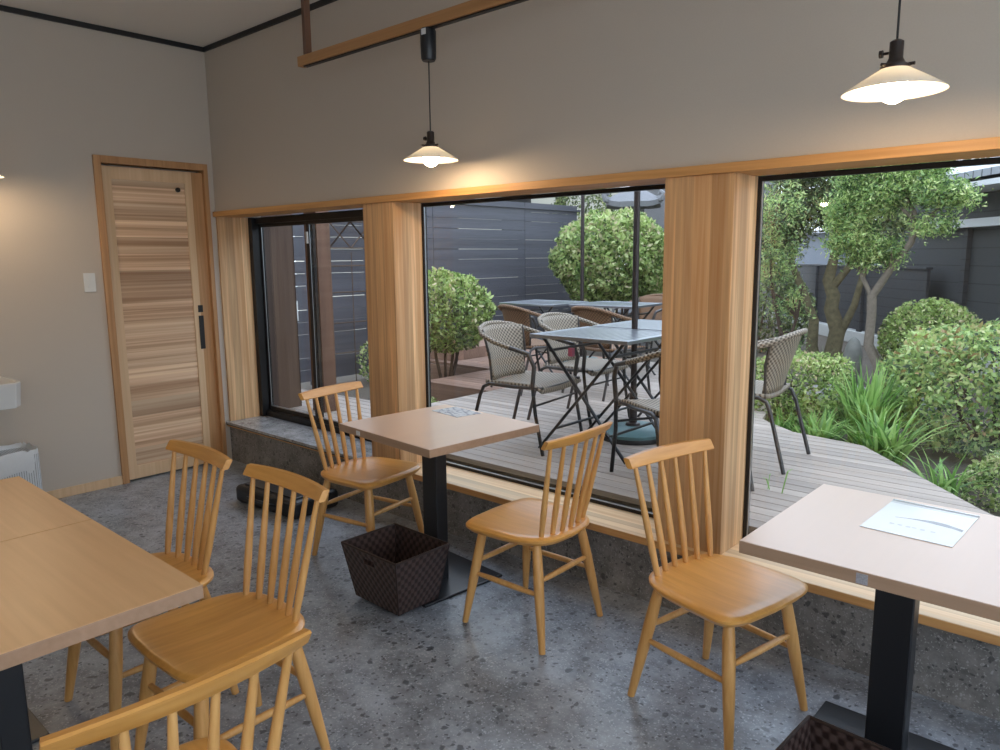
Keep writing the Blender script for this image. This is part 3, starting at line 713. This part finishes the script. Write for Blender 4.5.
for y in (-.30, .30): mb.tube([(0, y, 0), (0, y, 1.92)], .013, 6)
mb.tube([(0, 0, 0), (0, 0, 1.5)], .006, 6)
for z in (.35, .7, 1.05, 1.35, 1.55, 1.85, 1.91): mb.tube([(0, -.3, z), (0, .3, z)], .008, 6)
for s_ in (-1, 1):
    mb.tube([(0, -.3*s_, 1.55), (0, .0, 1.85)], .010, 6); mb.tube([(0, .3*s_, 1.55), (0, 0, 1.85)], .010, 6); mb.tube([(0, -.3*s_, 1.85), (0, 0, 1.55)], .010, 6)
mb.build('trellis_bars', M['stem'], tl, smooth=True)

# ------------------------------------------------------------------ outdoor furniture
def make_armchair(wick):
    r = thing('rattan_armchair', 'x', 'chair')
    R = .0115
    # arm hoop from one front leg round the back to the other
    half = [(-.270, .150, .42), (-.275, .165, .54), (-.280, .13, .615), (-.285, .0, .645), (-.282, -.12, .675), (-.25, -.225, .71), (-.175, -.295, .742), (-.08, -.325, .757), (0, -.332, .76)]
    hoop = half+[(-x, y, z) for (x, y, z) in half[-2::-1]]
    MB().tube(hoop, .0135, 10).build('arm_hoop', M['tube'], r, smooth=True)
    w = MB().tube(hoop[3:14], .0155, 10); w.build('arm_wrap', wick, r, smooth=True)
    for s_ in (-1, 1):
        MB().tube([(s_*.270, .150, .42), (s_*.262, .165, .25), (s_*.258, .215, 0)], R, 10).build('leg', M['tube_black'], r, smooth=True)
        MB().tube([(s_*.232, .20, .405), (s_*.238, .0, .40), (s_*.238, -.18, .405), (s_*.24, -.225, .385), (s_*.245, -.25, .33), (s_*.255, -.34, 0)], R, 10).build('leg', M['tube'], r, smooth=True)
    m = MB(); m.tube([(-.262, .16, .30), (.262, .16, .30)], .007, 8); m.tube([(-.236, .18, .395), (.236, .18, .395)], .008, 8); m.tube([(-.238, -.2, .395), (.238, -.2, .395)], .008, 8)
    m.build('stretcher', M['tube_black'], r, smooth=True)
    # seat
    mb = MB(); nx, ny = 10, 10; vs = []; 
    for j in range(ny+1):
        for i in range(nx+1):
            u, v = -1+2*i/nx, -1+2*j/ny; wd = .235+.01*v
            z = .425-.014*(1-u*u)*(1-.3*v)-(.03*max(0, v-.7)/.3*1)+.0
            vs.append((u*wd, .215*v-.005, z))
    fs = [(j*(nx+1)+i, j*(nx+1)+i+1, (j+1)*(nx+1)+i+1, (j+1)*(nx+1)+i) for j in range(ny) for i in range(nx)]
    uvs = [[(vs[q][0], vs[q][1]) for q in f] for f in fs]
    o = mb.add(vs, fs, uvs).build('seat', wick, r, smooth=True); s = o.modifiers.new('s', 'SOLIDIFY'); s.thickness = .022; s.offset = -1
    mb = MB(); vs = []; nx, ny = 12, 9
    uvl = []
    for j in range(ny+1):
        v = j/ny
        for i in range(nx+1):
            u = -1+2*i/nx; wd = .185+.045*v; y = -.215-.105*v+.085*u*u*(.35+.65*v); z = .415+.335*v-.012*u*u*v
            vs.append((u*wd, y, z)); uvl.append((u*wd, z))
    fs = [(j*(nx+1)+i, j*(nx+1)+i+1, (j+1)*(nx+1)+i+1, (j+1)*(nx+1)+i) for j in range(ny) for i in range(nx)]
    uvs = [[uvl[q] for q in f] for f in fs]
    o = mb.add(vs, fs, uvs).build('backrest', wick, r, smooth=True); s = o.modifiers.new('s', 'SOLIDIFY'); s.thickness = .01; s.offset = 0
    for s_ in (-1, 1): MB().tube([(s_*.186, -.13-.07, .415), (s_*.21, -.20, .58), (s_*.232, -.235, .735)], .008, 8).build('back_stay', M['tube'], r, smooth=True)
    return r
ac = make_armchair(M['wicker'])
GA = 'rattan armchairs on the deck'
arm = [((2.20, .92), 8, 'grey-brown wicker armchair nearest the middle window, at the left of the slatted table'),
       ((2.07, 1.68), 2, 'grey-brown wicker armchair behind the nearest wicker one, at the far slatted table'),
       ((3.26, .80), 150, 'wicker armchair partly hidden by the pillar, in front of the slatted table and umbrella base'),
       ((3.33, 1.465), 185, 'wicker armchair seen from its side through the right-hand window beside the pillar')]
for i, (p, a, lab) in enumerate(arm): place(ac, i > 0, (p[0], p[1], DZ), ang(a), lab, GA)
ab = make_armchair(M['wicker_brown'])
armb = [((.95, 2.50), 72, 'brown wicker armchair with its back turned, leftmost of the back row on the deck'),
        ((1.60, 2.72), 78, 'brown wicker armchair with its back turned, beside the leftmost brown one'),
        ((1.05, 4.13), 262, 'brown wicker armchair beyond the far tables, its backrest under the round bush')]
for i, (p, a, lab) in enumerate(armb): place(ab, i > 0, (p[0], p[1], DZ), ang(a), lab, GA)

def make_folding_table(sx=.70, sy=.62):
    r = thing('folding_table', 'x', 'table'); h = .72
    MB().box(-sx/2, sx/2, -sy/2, -sy/2+.03, h-.022, h).box(-sx/2, sx/2, sy/2-.03, sy/2, h-.022, h).box(-sx/2, -sx/2+.03, -sy/2+.03, sy/2-.03, h-.022, h).box(sx/2-.03, sx/2, -sy/2+.03, sy/2-.03, h-.022, h).build('top_frame', M['slat'], r, bevel=.003)
    s = MB(); n = 15
    for i in range(n):
        x = -sx/2+.03+(sx-.06)*(i+.5)/n; wd = (sx-.06)/n*.40; s.box(x-wd, x+wd, -sy/2+.03, sy/2-.03, h-.016, h-.003)
    s.build('slatted_top', M['slat'], r)
    for y in (-sy/2+.06, sy/2-.06):
        for s_ in (-1, 1):
            yy = y+s_*.012
            MB().tube([(-s_*.30, yy, h-.02), (s_*.31, yy, .0)], .013, 10, flat=.7).build('leg', M['tube_black'], r, smooth=True)
    m = MB()
    m.tube([(-.19, -sy/2+.06, .14), (-.19, sy/2-.06, .14)], .009, 8); m.tube([(.19, -sy/2+.06, .14), (.19, sy/2-.06, .14)], .009, 8)
    m.tube([(-.235, -sy/2+.06, h-.10), (-.235, sy/2-.06, h-.10)], .009, 8); m.tube([(.235, -sy/2+.06, h-.10), (.235, sy/2-.06, h-.10)], .009, 8)
    m.build('crossbar', M['tube_black'], r, smooth=True)
    return r
ft = make_folding_table()
GT = 'slatted metal folding tables on the deck'
tabs = [((2.615, 1.103), 0, 'dark slatted folding table on crossed legs nearest the window on the deck'),
        ((2.615, 1.774), 0, 'dark slatted folding table joined behind the nearest slatted table'),
        ((.36, 3.34), 2, 'dark folding table at the back of the deck next to the charcoal fence'),
        ((1.12, 3.52), 2, 'dark folding table at the back of the deck in front of the round bush')]
for i, (p, a, lab) in enumerate(tabs): place(ft, i > 0, (p[0], p[1], DZ), math.radians(a), lab, GT)
tagm = MB().box(-.015, .015, -.012, .012, -.05, .0).build('hanging_tag', plain('pink_tag', (.5, .1, .2), .5), None)
tagm.parent = ft; tagm.location = (-.06, -.27, .65)

def make_umbrella(top):
    r = thing('umbrella_stand', 'x', 'umbrella stand')
    MB().lathe([(.215, 0), (.22, .015), (.215, .03)], n=40).build('base_ring', M['black_trim'], r, smooth=True)
    MB().lathe([(.212, .03), (.215, .05), (.18, .075), (.06, .085), (.05, .085)], n=40).build('weighted_base', M['teal'], r, smooth=True)
    MB().lathe([(.05, .085), (.045, .10), (.027, .105), (.027, .30)], n=20).build('sleeve', M['pole'], r, smooth=True)
    MB().tube([(0, 0, .1), (0, 0, top)], .020, 14).build('pole', M['pole'], r, smooth=True)
    return r
um = make_umbrella(2.3)
place(um, False, (2.615, 1.437, DZ), 0, 'parasol pole rising from a teal weighted base between the two near slatted tables', 'parasol poles on weighted bases')
place(um, True, (.42, 3.93, DZ), 0, 'thin parasol pole behind the far tables in front of the fence end', 'parasol poles on weighted bases')

# ------------------------------------------------------------------ planting
def shrub(name, label, cat, c, rad, n, size, mat, seed, group=None, flat_top=0, bumpy=.12, stems=5, base=.06, tint_bias=0., boxy=2.):
    r = thing(name, label, cat, (c[0], c[1], base), 0, group)
    rg = np.random.default_rng(seed)
    u = rg.normal(size=(n, 3)); u /= np.linalg.norm(u, axis=1)[:, None]
    if boxy > 2: k = (np.sum(np.abs(u)**boxy, 1))**(-1/boxy); u2 = u*k[:, None]
    else: u2 = u
    bl = lump(u*2.2, seed, 1., 2.5); q = 1+bumpy*bl-np.abs(rg.normal(size=n))*.10-(rg.random(n) < .12)*.12
    p = u2*q[:, None]*np.array(rad)
    keep = p[:, 2] > -rad[2]*.92; p = p[keep]; u = u[keep]; bl = bl[keep]
    P = p+np.array([0, 0, c[2]-base])
    patch = lump(p*3, seed+5, 1., 4.)
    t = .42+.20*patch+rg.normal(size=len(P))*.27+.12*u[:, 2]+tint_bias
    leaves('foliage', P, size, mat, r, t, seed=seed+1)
    mb = MB(); rr = random.Random(seed)
    for i in range(stems):
        a = rr.uniform(0, 6.28); b = rr.uniform(.2, .75)
        e = Vector((math.cos(a)*rad[0]*b, math.sin(a)*rad[1]*b, c[2]-base+rr.uniform(-.1, .4)*rad[2]))
        s0 = Vector((math.cos(a)*.05*rad[0], math.sin(a)*.05*rad[1], 0)); mid = s0.lerp(e, .5)+Vector((rr.uniform(-.05, .05), rr.uniform(-.05, .05), -.05))
        mb.tube([s0, mid, e], [.022, .016, .007], 7)
    mb.build('stems', M['stem'], r, smooth=True)
    return r
SH = 'shrub'
shrub('round_shrub', 'clipped round shrub in front of the charcoal fence behind the left deck edge', SH, (-.44, 2.68, .93), (.55, .46, .43), 9500, .052, M['leaf_round'], 21)
shrub('round_shrub', 'large clipped round bush beyond the far tables next to the fence end', SH, (-.66, 6.2, 1.44), (.87, .84, .67), 20000, .075, M['leaf_bright'], 22, base=.06, tint_bias=.08, stems=7)
shrub('low_groundcover', 'low leafy plant in the gap at the left edge of the deck', 'plant', (.30, 1.55, .14), (.35, .30, .14), 1500, .035, M['leaf_bright'], 23, stems=3)
shrub('low_groundcover', 'sparse leafy plant at the foot of the metal trellis', 'plant', (-1.55, 2.75, .30), (.28, .3, .30), 900, .05, M['leaf_bright'], 24, stems=6)
shrub('clipped_shrub', 'box-clipped light green shrub beyond the deck in line with the wicker chair by the pillar', SH, (3.10, 3.10, .40), (.34, .36, .33), 7500, .036, M['leaf_round'], 25, boxy=5, bumpy=.05)
shrub('clipped_shrub', 'dome-shaped clipped shrub in front of the dark far fence', SH, (3.53, 5.2, .67), (.44, .45, .40), 8000, .042, M['leaf_round'], 26, bumpy=.06)
shrub('leafy_shrub', 'wide mixed green and russet shrub filling the right of the garden before the dome-shaped one', SH, (4.30, 3.55, .52), (.66, .60, .47), 12000, .050, M['leaf_mixed'], 27, boxy=3., stems=9)
shrub('leafy_shrub', 'low dark leafy shrub behind the corner of the right-hand table', SH, (4.78, 2.45, .12), (.45, .5, .30), 6000, .035, M['leaf_bright'], 28, stems=8)
shrub('background_shrub', 'loose shrub between the fence end and the pillar at the back of the garden', SH, (.6, 8.2, .7), (.8, .6, .75), 7000, .07, M['leaf_dark'], 29)
shrub('background_shrub', 'dark green shrub above the far end of the charcoal fence', SH, (-2.9, 8.6, 2.1), (.62, .55, 1.0), 5000, .07, M['leaf_dark'], 30, stems=6)
shrub('background_shrub', 'low brushy plant behind the box-clipped shrub', 'plant', (2.0, 4.3, .25), (.5, .45, .28), 4000, .05, M['leaf_dark'], 31)

def clump(label, c, n, h, spread, seed, mat=None, w=.012, base=.06, name='grass_clump'):
    r = thing(name, label, 'plant', (c[0], c[1], base)); rg = random.Random(seed); vs = []; fs = []; tv = []
    for i in range(n):
        a = rg.uniform(0, 2*PI); ln = h*rg.uniform(.65, 1.15); lean = spread*rg.uniform(.25, 1.1); bx_, by_ = rg.uniform(-.12, .12)*spread*2, rg.uniform(-.12, .12)*spread*2
        ww = w*rg.uniform(.6, 1.2); t_ = rg.random(); b0 = len(vs); K = 6; px_, py_ = -math.sin(a), math.cos(a)
        for k in range(K+1):
            q = k/K; o = lean*q**1.7; z = ln*(q-.38*q**3*lean/max(.1, ln)); wd = ww*(1-q**2.2)+.0008
            x = bx_+math.cos(a)*o; y = by_+math.sin(a)*o
            vs += [(x-px_*wd, y-py_*wd, z), (x+px_*wd, y+py_*wd, z)]; tv += [t_, t_]
        fs += [(b0+2*k, b0+2*k+1, b0+2*k+3, b0+2*k+2) for k in range(K)]
    me = bpy.data.meshes.new('blades'); me.from_pydata(vs, [], fs)
    at = me.attributes.new('tint', 'FLOAT', 'POINT'); at.data.foreach_set('value', tv); me.materials.append(mat or M['blade'])
    me.polygons.foreach_set('use_smooth', [True]*len(me.polygons))
    o = bpy.data.objects.new('blades', me); C.objects.link(o); o.parent = r
    MB().lathe([(.03, 0), (.04, .02), (.02, .05)], n=10).build('crown_base', M['stem'], r, smooth=True)
    return r
clump('tall bright green strappy plant behind the deck corner between the two clipped shrubs', (3.62, 2.98), 150, .66, .36, 41, w=.014)
clump('arching strappy plant beside the deck edge nearest the wicker chair', (3.42, 2.60), 110, .40, .34, 42, w=.014)
clump('arching strappy plant overhanging the slanted deck edge', (3.86, 2.52), 120, .50, .42, 43, w=.014)
clump('small strappy plant by the slanted deck edge above the right-hand table', (4.30, 2.05), 45, .34, .32, 44)
clump('dense strappy plant in front of the box-clipped shrub beside the wicker chair', (3.12, 2.66), 70, .34, .30, 47)
clump('tall strappy plant at the foot of the slim forked tree', (3.62, 3.50), 90, .50, .25, 48, w=.013)
shrub('low_groundcover', 'low green groundcover between the slim tree and the garden stones', 'plant', (3.1, 3.75, .12), (.5, .22, .14), 2600, .045, M['leaf_round'], 35, stems=4)
clump('wispy grey-green grass at the foot of the forked tree', (2.5, 5.6), 90, .45, .4, 45, M['leaf_dark'], .006)
clump('wispy grass behind the armrest of the wicker chair by the pillar', (1.60, 5.15), 70, .5, .35, 46, M['leaf_dark'], .006)
def sprig(label, x, y, pts):
    r = MB(); 
    for (a, b) in pts: r.tube([(a[0], a[1], a[2]), ((a[0]+b[0])/2, (a[1]+b[1])/2, max(a[2], b[2])), b], [.003, .004, .0015], 5, flat=.4)
    o = r.build('weed_sprig', plain('weed_green_%d' % int(x*100), (.22, .42, .08), .5), loc=(x, y, DZ-.002)); tag(o, label, 'plant')
sprig('single green blade poking up through the deck boards beside the pillar', 3.73, .93, [((0, 0, 0), (-.01, .06, .07)), ((.01, 0, 0), (-.04, .03, .05))])
sprig('longer green blade poking up through the deck near the corner of the right-hand table', 3.81, .91, [((0, 0, 0), (.0, .13, .10))])

def tree(name, label, base, trunks, crowns, mat, bark, seed, lsize, group=None):
    """trunks: polylines of (x,y,z,r) in world; crowns: (cx,cy,cz,rx,ry,rz,n)"""
    r = thing(name, label, 'tree', (base[0], base[1], .06)); o0 = Vector((base[0], base[1], .06)); rg = np.random.default_rng(seed); rr = random.Random(seed)
    t = MB()
    for pl in trunks:
        t.tube([Vector(p[:3])-o0 for p in pl], [p[3] for p in pl], 10)
    tr_ = t.build('trunk', bark, r, smooth=True)
    pts = []; tin = []; br = MB()
    ends = [Vector(p[:3]) for pl in trunks for p in pl[1:]]
    for (cx, cy, cz, rx, ry, rz, n) in crowns:
        c = Vector((cx, cy, cz)); e = min(ends, key=lambda q: (q-c).length)
        nb = max(3, int(n/700))
        for i in range(nb):
            tip = c+Vector((rr.uniform(-.8, .8)*rx, rr.uniform(-.8, .8)*ry, rr.uniform(-.5, .6)*rz)); mid = e.lerp(tip, .5)+Vector((0, 0, .04))
            br.tube([e-o0, mid-o0, tip-o0], [.014, .010, .004], 6)
        u = rg.normal(size=(n, 3)); u /= np.linalg.norm(u, axis=1)[:, None]
        q = (rg.random(n)**.45)*(1+.22*lump(u*2, seed+int(cx*10), 1, 3)); p = u*q[:, None]*np.array([rx, ry, rz])
        # gather the leaves into twig-end tufts
        k = max(8, n//45); cen = p[rg.integers(0, n, k)]; idx = rg.integers(0, k, n)
        p = cen[idx]+rg.normal(size=(n, 3))*lsize*.95
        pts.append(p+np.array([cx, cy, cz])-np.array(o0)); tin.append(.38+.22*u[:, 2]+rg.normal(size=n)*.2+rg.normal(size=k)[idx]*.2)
    br.build('branches', bark, r, smooth=True)
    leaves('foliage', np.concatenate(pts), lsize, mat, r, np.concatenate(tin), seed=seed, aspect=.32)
    return r
tree('garden_tree', 'slim grey-trunked forked tree with feathery bright green tufts in front of the dark house', (3.18, 4.95),
     [[(3.20, 4.95, .06, .055), (3.16, 4.97, .42, .052), (3.05, 5.0, .62, .047), (3.06, 5.0, .90, .043), (3.05, 5.0, 1.10, .045)],
      [(3.05, 5.0, 1.08, .038), (3.20, 5.0, 1.35, .034), (3.36, 5.0, 1.60, .030), (3.36, 5.02, 1.85, .022), (3.26, 5.02, 2.05, .014)],
      [(3.05, 5.0, 1.08, .024), (2.95, 5.0, 1.28, .020), (2.88, 5.0, 1.42, .014)],
      [(3.36, 5.0, 1.62, .022), (3.50, 4.95, 1.82, .018), (3.66, 4.9, 1.95, .012)],
      [(3.36, 5.0, 1.80, .018), (3.15, 5.0, 2.0, .012)]],
     [(2.85, 5.0, 1.58, .26, .26, .18, 3910), (3.12, 5.0, 1.50, .20, .22, .14, 2210), (2.82, 5.0, 1.90, .26, .26, .20, 3740), (3.10, 5.0, 2.05, .22, .24, .20, 2890), (3.35, 5.0, 2.20, .26, .26, .14, 2890),
      (3.55, 4.9, 2.02, .22, .22, .12, 2550), (3.74, 4.9, 1.97, .13, .14, .08, 850), (3.55, 4.95, 1.72, .18, .18, .08, 1020), (2.95, 5., 2.25, .3, .26, .16, 2720)],
     M['leaf_pine'], M['bark'], 51, .046)
tree('garden_tree', 'thick mossy multi-trunk tree behind the slim forked tree', (2.28, 6.5),
     [[(2.32, 6.5, .06, .13), (2.25, 6.5, .35, .10), (2.29, 6.5, .6, .095), (2.20, 6.5, .85, .085), (2.22, 6.5, 1.0, .08), (2.15, 6.5, 1.18, .07), (2.22, 6.5, 1.55, .05), (2.2, 6.5, 2.0, .03)],
      [(2.08, 6.45, .06, .09), (2.02, 6.45, .4, .07), (2.03, 6.45, .7, .06), (1.86, 6.5, 1.05, .045), (1.72, 6.5, 1.35, .04), (1.6, 6.5, 1.75, .03)],
      [(2.32, 6.5, .55, .05), (2.46, 6.5, .9, .04), (2.52, 6.5, 1.2, .035), (2.62, 6.5, 1.6, .025)],
      [(2.20, 6.5, 1.1, .05), (2.38, 6.5, 1.35, .04), (2.5, 6.5, 1.9, .025)]],
     [(1.75, 6.5, 1.95, .50, .4, .34, 4500), (2.25, 6.5, 2.10, .50, .4, .32, 4500), (1.9, 6.5, 2.45, .65, .4, .30, 4500), (2.6, 6.5, 2.45, .5, .4, .3, 3500), (2.7, 6.5, 1.9, .35, .3, .3, 2200), (1.55, 6.5, 1.6, .32, .3, .2, 1400)],
     M['leaf_dark'], M['bark_dark'], 52, .07)
tree('garden_tree', 'loose yellowish shrub-like tree with thin stems against the pillar edge of the right-hand window', (1.95, 5.7),
     [[(1.95, 5.7, .06, .03), (1.93, 5.7, .6, .024), (1.80, 5.7, 1.1, .018), (1.75, 5.7, 1.6, .012)], [(1.95, 5.7, .3, .02), (2.10, 5.7, .8, .015), (2.14, 5.7, 1.15, .010)]],
     [(1.80, 5.7, 1.45, .26, .25, .36, 1800), (1.95, 5.7, .95, .24, .2, .3, 700), (1.8, 5.7, 2.0, .28, .25, .35, 1800), (2.0, 5.7, .5, .2, .2, .2, 350)],
     M['leaf_mixed'], M['stem'], 53, .05)
# background greenery far behind the trees
shrub('background_shrub', 'tall dark hedge tree beyond the far fence behind the mossy tree', SH, (2.6, 18.3, 2.6), (2.6, 1.6, 2.4), 9000, .17, M['leaf_dark'], 33)

def rock(label, c, s, seed):
    bm = bmesh.new(); bmesh.ops.create_icosphere(bm, subdivisions=3, radius=1); rg = random.Random(seed)
    A = [Vector((rg.gauss(0, 1), rg.gauss(0, 1), rg.gauss(0, 1))) for _ in range(6)]
    for v in bm.verts:
        k = 1+.12*sum(math.sin(v.co.dot(a)*1.6+i) for i, a in enumerate(A))/2; v.co = Vector((v.co.x*s[0], v.co.y*s[1], v.co.z*s[2]))*k
    me = bpy.data.meshes.new('garden_rock'); bm.to_mesh(me); bm.free(); me.materials.append(M['rock']); me.polygons.foreach_set('use_smooth', [True]*len(me.polygons))
    o = bpy.data.objects.new('garden_rock', me); C.objects.link(o); o.location = c; tag(o, label, 'rock')
rock('upright grey garden stone beside the slim tree trunk', (2.62, 6.0, .24), (.10, .12, .27), 1)
rock('low flat grey garden stone behind the box-clipped shrub', (2.98, 4.3, .16), (.38, .3, .16), 2)
rock('low grey garden stone under the dome-shaped shrub', (3.62, 4.55, .12), (.20, .2, .13), 3)

# stone lantern behind the round bush
r = thing('stone_lantern', 'grey stone lantern whose cap with curled corners shows above the round bush', 'lantern', (-1.31, 7.75, .44))
MB().lathe([(.34, -.38), (.36, -.1), (.33, 0)], n=6).build('base_stone', M['lantern'], r)
MB().lathe([(.30, 0), (.30, .15), (.14, .2), (.13, 1.15), (.26, 1.3), (.28, 1.4)], n=6).build('pedestal', M['lantern'], r)
MB().lathe([(.19, 1.4), (.19, 1.78)], n=6).build('light_box', M['lantern'], r)
mb = MB(); vs = []; K = 24
for (rd, z) in ((.30, 1.80), (.42, 1.80), (.44, 1.88), (.26, 2.02), (.10, 2.12), (.0, 2.14)):
    for j in range(K):
        t = 2*PI*j/K; cnr = max(0, math.cos(3*(t))) ** 3; R_ = rd*(1+.12*cnr*(rd > .25)); vs.append((R_*math.cos(t), R_*math.sin(t), z+.05*cnr*(rd > .35)))
fs = [(i*K+j, i*K+(j+1) % K, (i+1)*K+(j+1) % K, (i+1)*K+j) for i in range(5) for j in range(K)]+[tuple(range(K-1, -1, -1))]
mb.add(vs, fs)
for j in range(6):
    t = 2*PI*j/6
    if j % 2 == 0:
        mb.tube([(.40*math.cos(t), .40*math.sin(t), 1.90), (.50*math.cos(t), .50*math.sin(t), 1.93), (.53*math.cos(t), .53*math.sin(t), 2.0), (.48*math.cos(t), .48*math.sin(t), 2.03), (.45*math.cos(t), .45*math.sin(t), 1.99)], [.06, .055, .045, .04, .03], 8)
mb.build('cap', M['lantern'], r, smooth=True)
MB().lathe([(.06, 2.12), (.10, 2.2), (.05, 2.32), (0, 2.38)], n=12).build('finial', M['lantern'], r, smooth=True)

# ------------------------------------------------------------------ far right fence and house
u = Vector((-.652, .758, 0)); nrm = Vector((.758, .652, 0))
def along(o0, name, label, cat, kind=None):
    r = thing(name, label, cat, (o0.x, o0.y, 0), math.atan2(-u.y, -u.x)); 
    if kind: r['kind'] = kind
    return r
o0 = Vector((2.10, 9.30, 0))
# local +x runs towards the camera's right (near), local +y away from the garden
r = along(o0, 'low_fence', 'dark board fence with a pale concrete kerb at the far side of the garden', 'fence')
MB().box(-5.2, 1.0, 0, .04, .28, 1.27).build('boards', M['fence2'], r)
MB().box(-5.5, 9, -.06, .16, .06, .26).build('kerb', M['kerb'], r, bevel=.01)
MB().box(-5.5, 1.0, -.02, .07, 1.27, 1.30).build('capping', M['fence2'], r)
for x in (-4.4, -2.6, -.8): MB().box(x-.05, x+.05, -.05, -.001, .26, 1.27).build('fence_post', M['fence2'], r)
r = along(o0, 'neighbour_house', 'dark timber house with pale eave line and tiled roof right of the garden', 'house')
MB().box(-.7, 9, .25, 4, .06, 2.55).build('house_wall', M['house'], r)
MB().box(.3, 9, .10, .25, 1.80, 1.90).build('pale_band', M['fascia'], r)
for x in (1.4, 3.4, 5.4): MB().box(x, x+.10, .19, .25, .3, 1.8).build('wall_batten', M['fence2'], r)
MB().box(1.1, 3.0, -.35, .25, 2.22, 2.28).build('pale_gutter', M['fascia'], r)
mb = MB(); a0, a1 = .9, 9.2
mb.add([(a0, -.35, 2.32), (a1, -.35, 2.32), (a1, 3.2, 3.35), (a0, 3.2, 3.35), (a0, -.35, 2.40), (a1, -.35, 2.40), (a1, 3.2, 3.43), (a0, 3.2, 3.43)], [(3, 2, 1, 0), (4, 5, 6, 7), (0, 1, 5, 4), (1, 2, 6, 5), (2, 3, 7, 6), (3, 0, 4, 7)])
mb.build('roof', M['tiles'], r)
# house beyond the charcoal fence
r = thing('neighbour_house', 'cream rendered house just showing over the charcoal fence', 'house', (-5.0, 9.5, 0))
MB().box(-4, 1.0, -3, 2, 0, 5).build('house_wall', M['cream'], r)
MB().box(1.0, 1.04, -1.9, -1.1, 1.9, 2.9).build('window', M['alu_black'], r, bevel=.004)
MB().box(1.0, 1.05, -.2, -.1, 0, 4.8).build('downpipe', M['alu_black'], r)
MB().box(-4.4, 1.4, -3.4, 2.4, 5, 5.2).build('roof', M['tiles'], r)
r = thing('garden_wall', 'grey speckled block wall behind the stone lantern', 'wall', (0, 0, 0))
MB().box(-3.6, -.62, 11.6, 11.8, 0, 3.4).build('wall_face', M['lantern'], r)

r = along(o0, 'garden_shed', 'low blue-grey building just showing over the low dark fence', 'building')
MB().box(-9, -.9, 1.6, 3.6, .06, 1.95).build('shed_wall', plain('blue_grey_render', (.20, .23, .28), .7), r)
MB().box(-9.2, -.8, 1.4, 3.8, 1.95, 2.02).build('shed_roof', M['tiles'], r)
# ------------------------------------------------------------------ light
wd = bpy.data.worlds.new('World'); S.world = wd; wd.use_nodes = True; nt = wd.node_tree; nt.nodes.clear()
out = nt.nodes.new('ShaderNodeOutputWorld'); bg = nt.nodes.new('ShaderNodeBackground'); L(nt, bg.outputs[0], out.inputs[0])
tc = nt.nodes.new('ShaderNodeTexCoord'); sp = nt.nodes.new('ShaderNodeSeparateXYZ'); L(nt, tc.outputs['Generated'], sp.inputs[0])
cr = nt.nodes.new('ShaderNodeValToRGB'); cr.color_ramp.elements[0].position = 0.; cr.color_ramp.elements[0].color = (.80, .88, .98, 1)
cr.color_ramp.elements[1].position = .7; cr.color_ramp.elements[1].color = (.82, .95, 1.18, 1); L(nt, sp.outputs['Z'], cr.inputs[0]); L(nt, cr.outputs[0], bg.inputs[0])
bg.inputs[1].default_value = 2.2
def portal(loc, rot, sx, sy):
    l = bpy.data.lights.new('portal', 'AREA'); l.shape = 'RECTANGLE'; l.size = sx; l.size_y = sy; l.cycles.is_portal = True
    o = bpy.data.objects.new('window_portal', l); C.objects.link(o); o.location = loc; o.rotation_euler = rot
def lampo(name, loc, e, col=(1, .74, .48), size=.12):
    l = bpy.data.lights.new(name, 'POINT'); l.energy = e; l.color = col; l.shadow_soft_size = size
    o = bpy.data.objects.new(name, l); C.objects.link(o); o.location = loc
# the added fill pendant behind the camera stands in the lamps list


# ------------------------------------------------------------------ camera
F = 741.6; YAW, PIT, ROL = [math.radians(v) for v in (131.85, 9.09, -.56)]
f = Vector((math.cos(YAW)*math.cos(PIT), math.sin(YAW)*math.cos(PIT), -math.sin(PIT))); r_ = Vector((math.sin(YAW), -math.cos(YAW), 0)); u_ = r_.cross(f)
r2 = r_*math.cos(ROL)+u_*math.sin(ROL); u2 = -r_*math.sin(ROL)+u_*math.cos(ROL)
cam = bpy.data.cameras.new('camera'); cam.sensor_width = 36; cam.lens = F/1000*36; cam.clip_start = .02
co = bpy.data.objects.new('camera', cam); C.objects.link(co)
mw = Matrix((( r2.x, u2.x, -f.x, 5.151), (r2.y, u2.y, -f.y, -2.702), (r2.z, u2.z, -f.z, 1.5), (0, 0, 0, 1))); co.matrix_world = mw
S.camera = co
S.view_settings.view_transform = 'Standard'; S.view_settings.look = 'None'; S.view_settings.gamma = 1; S.view_settings.exposure = .42; S.view_settings.use_curve_mapping = False
cy = S.cycles; cy.use_denoising = True; cy.max_bounces = 10; cy.diffuse_bounces = 5; cy.glossy_bounces = 4; cy.transparent_max_bounces = 16; cy.caustics_reflective = False; cy.caustics_refractive = False; cy.sample_clamp_indirect = 6
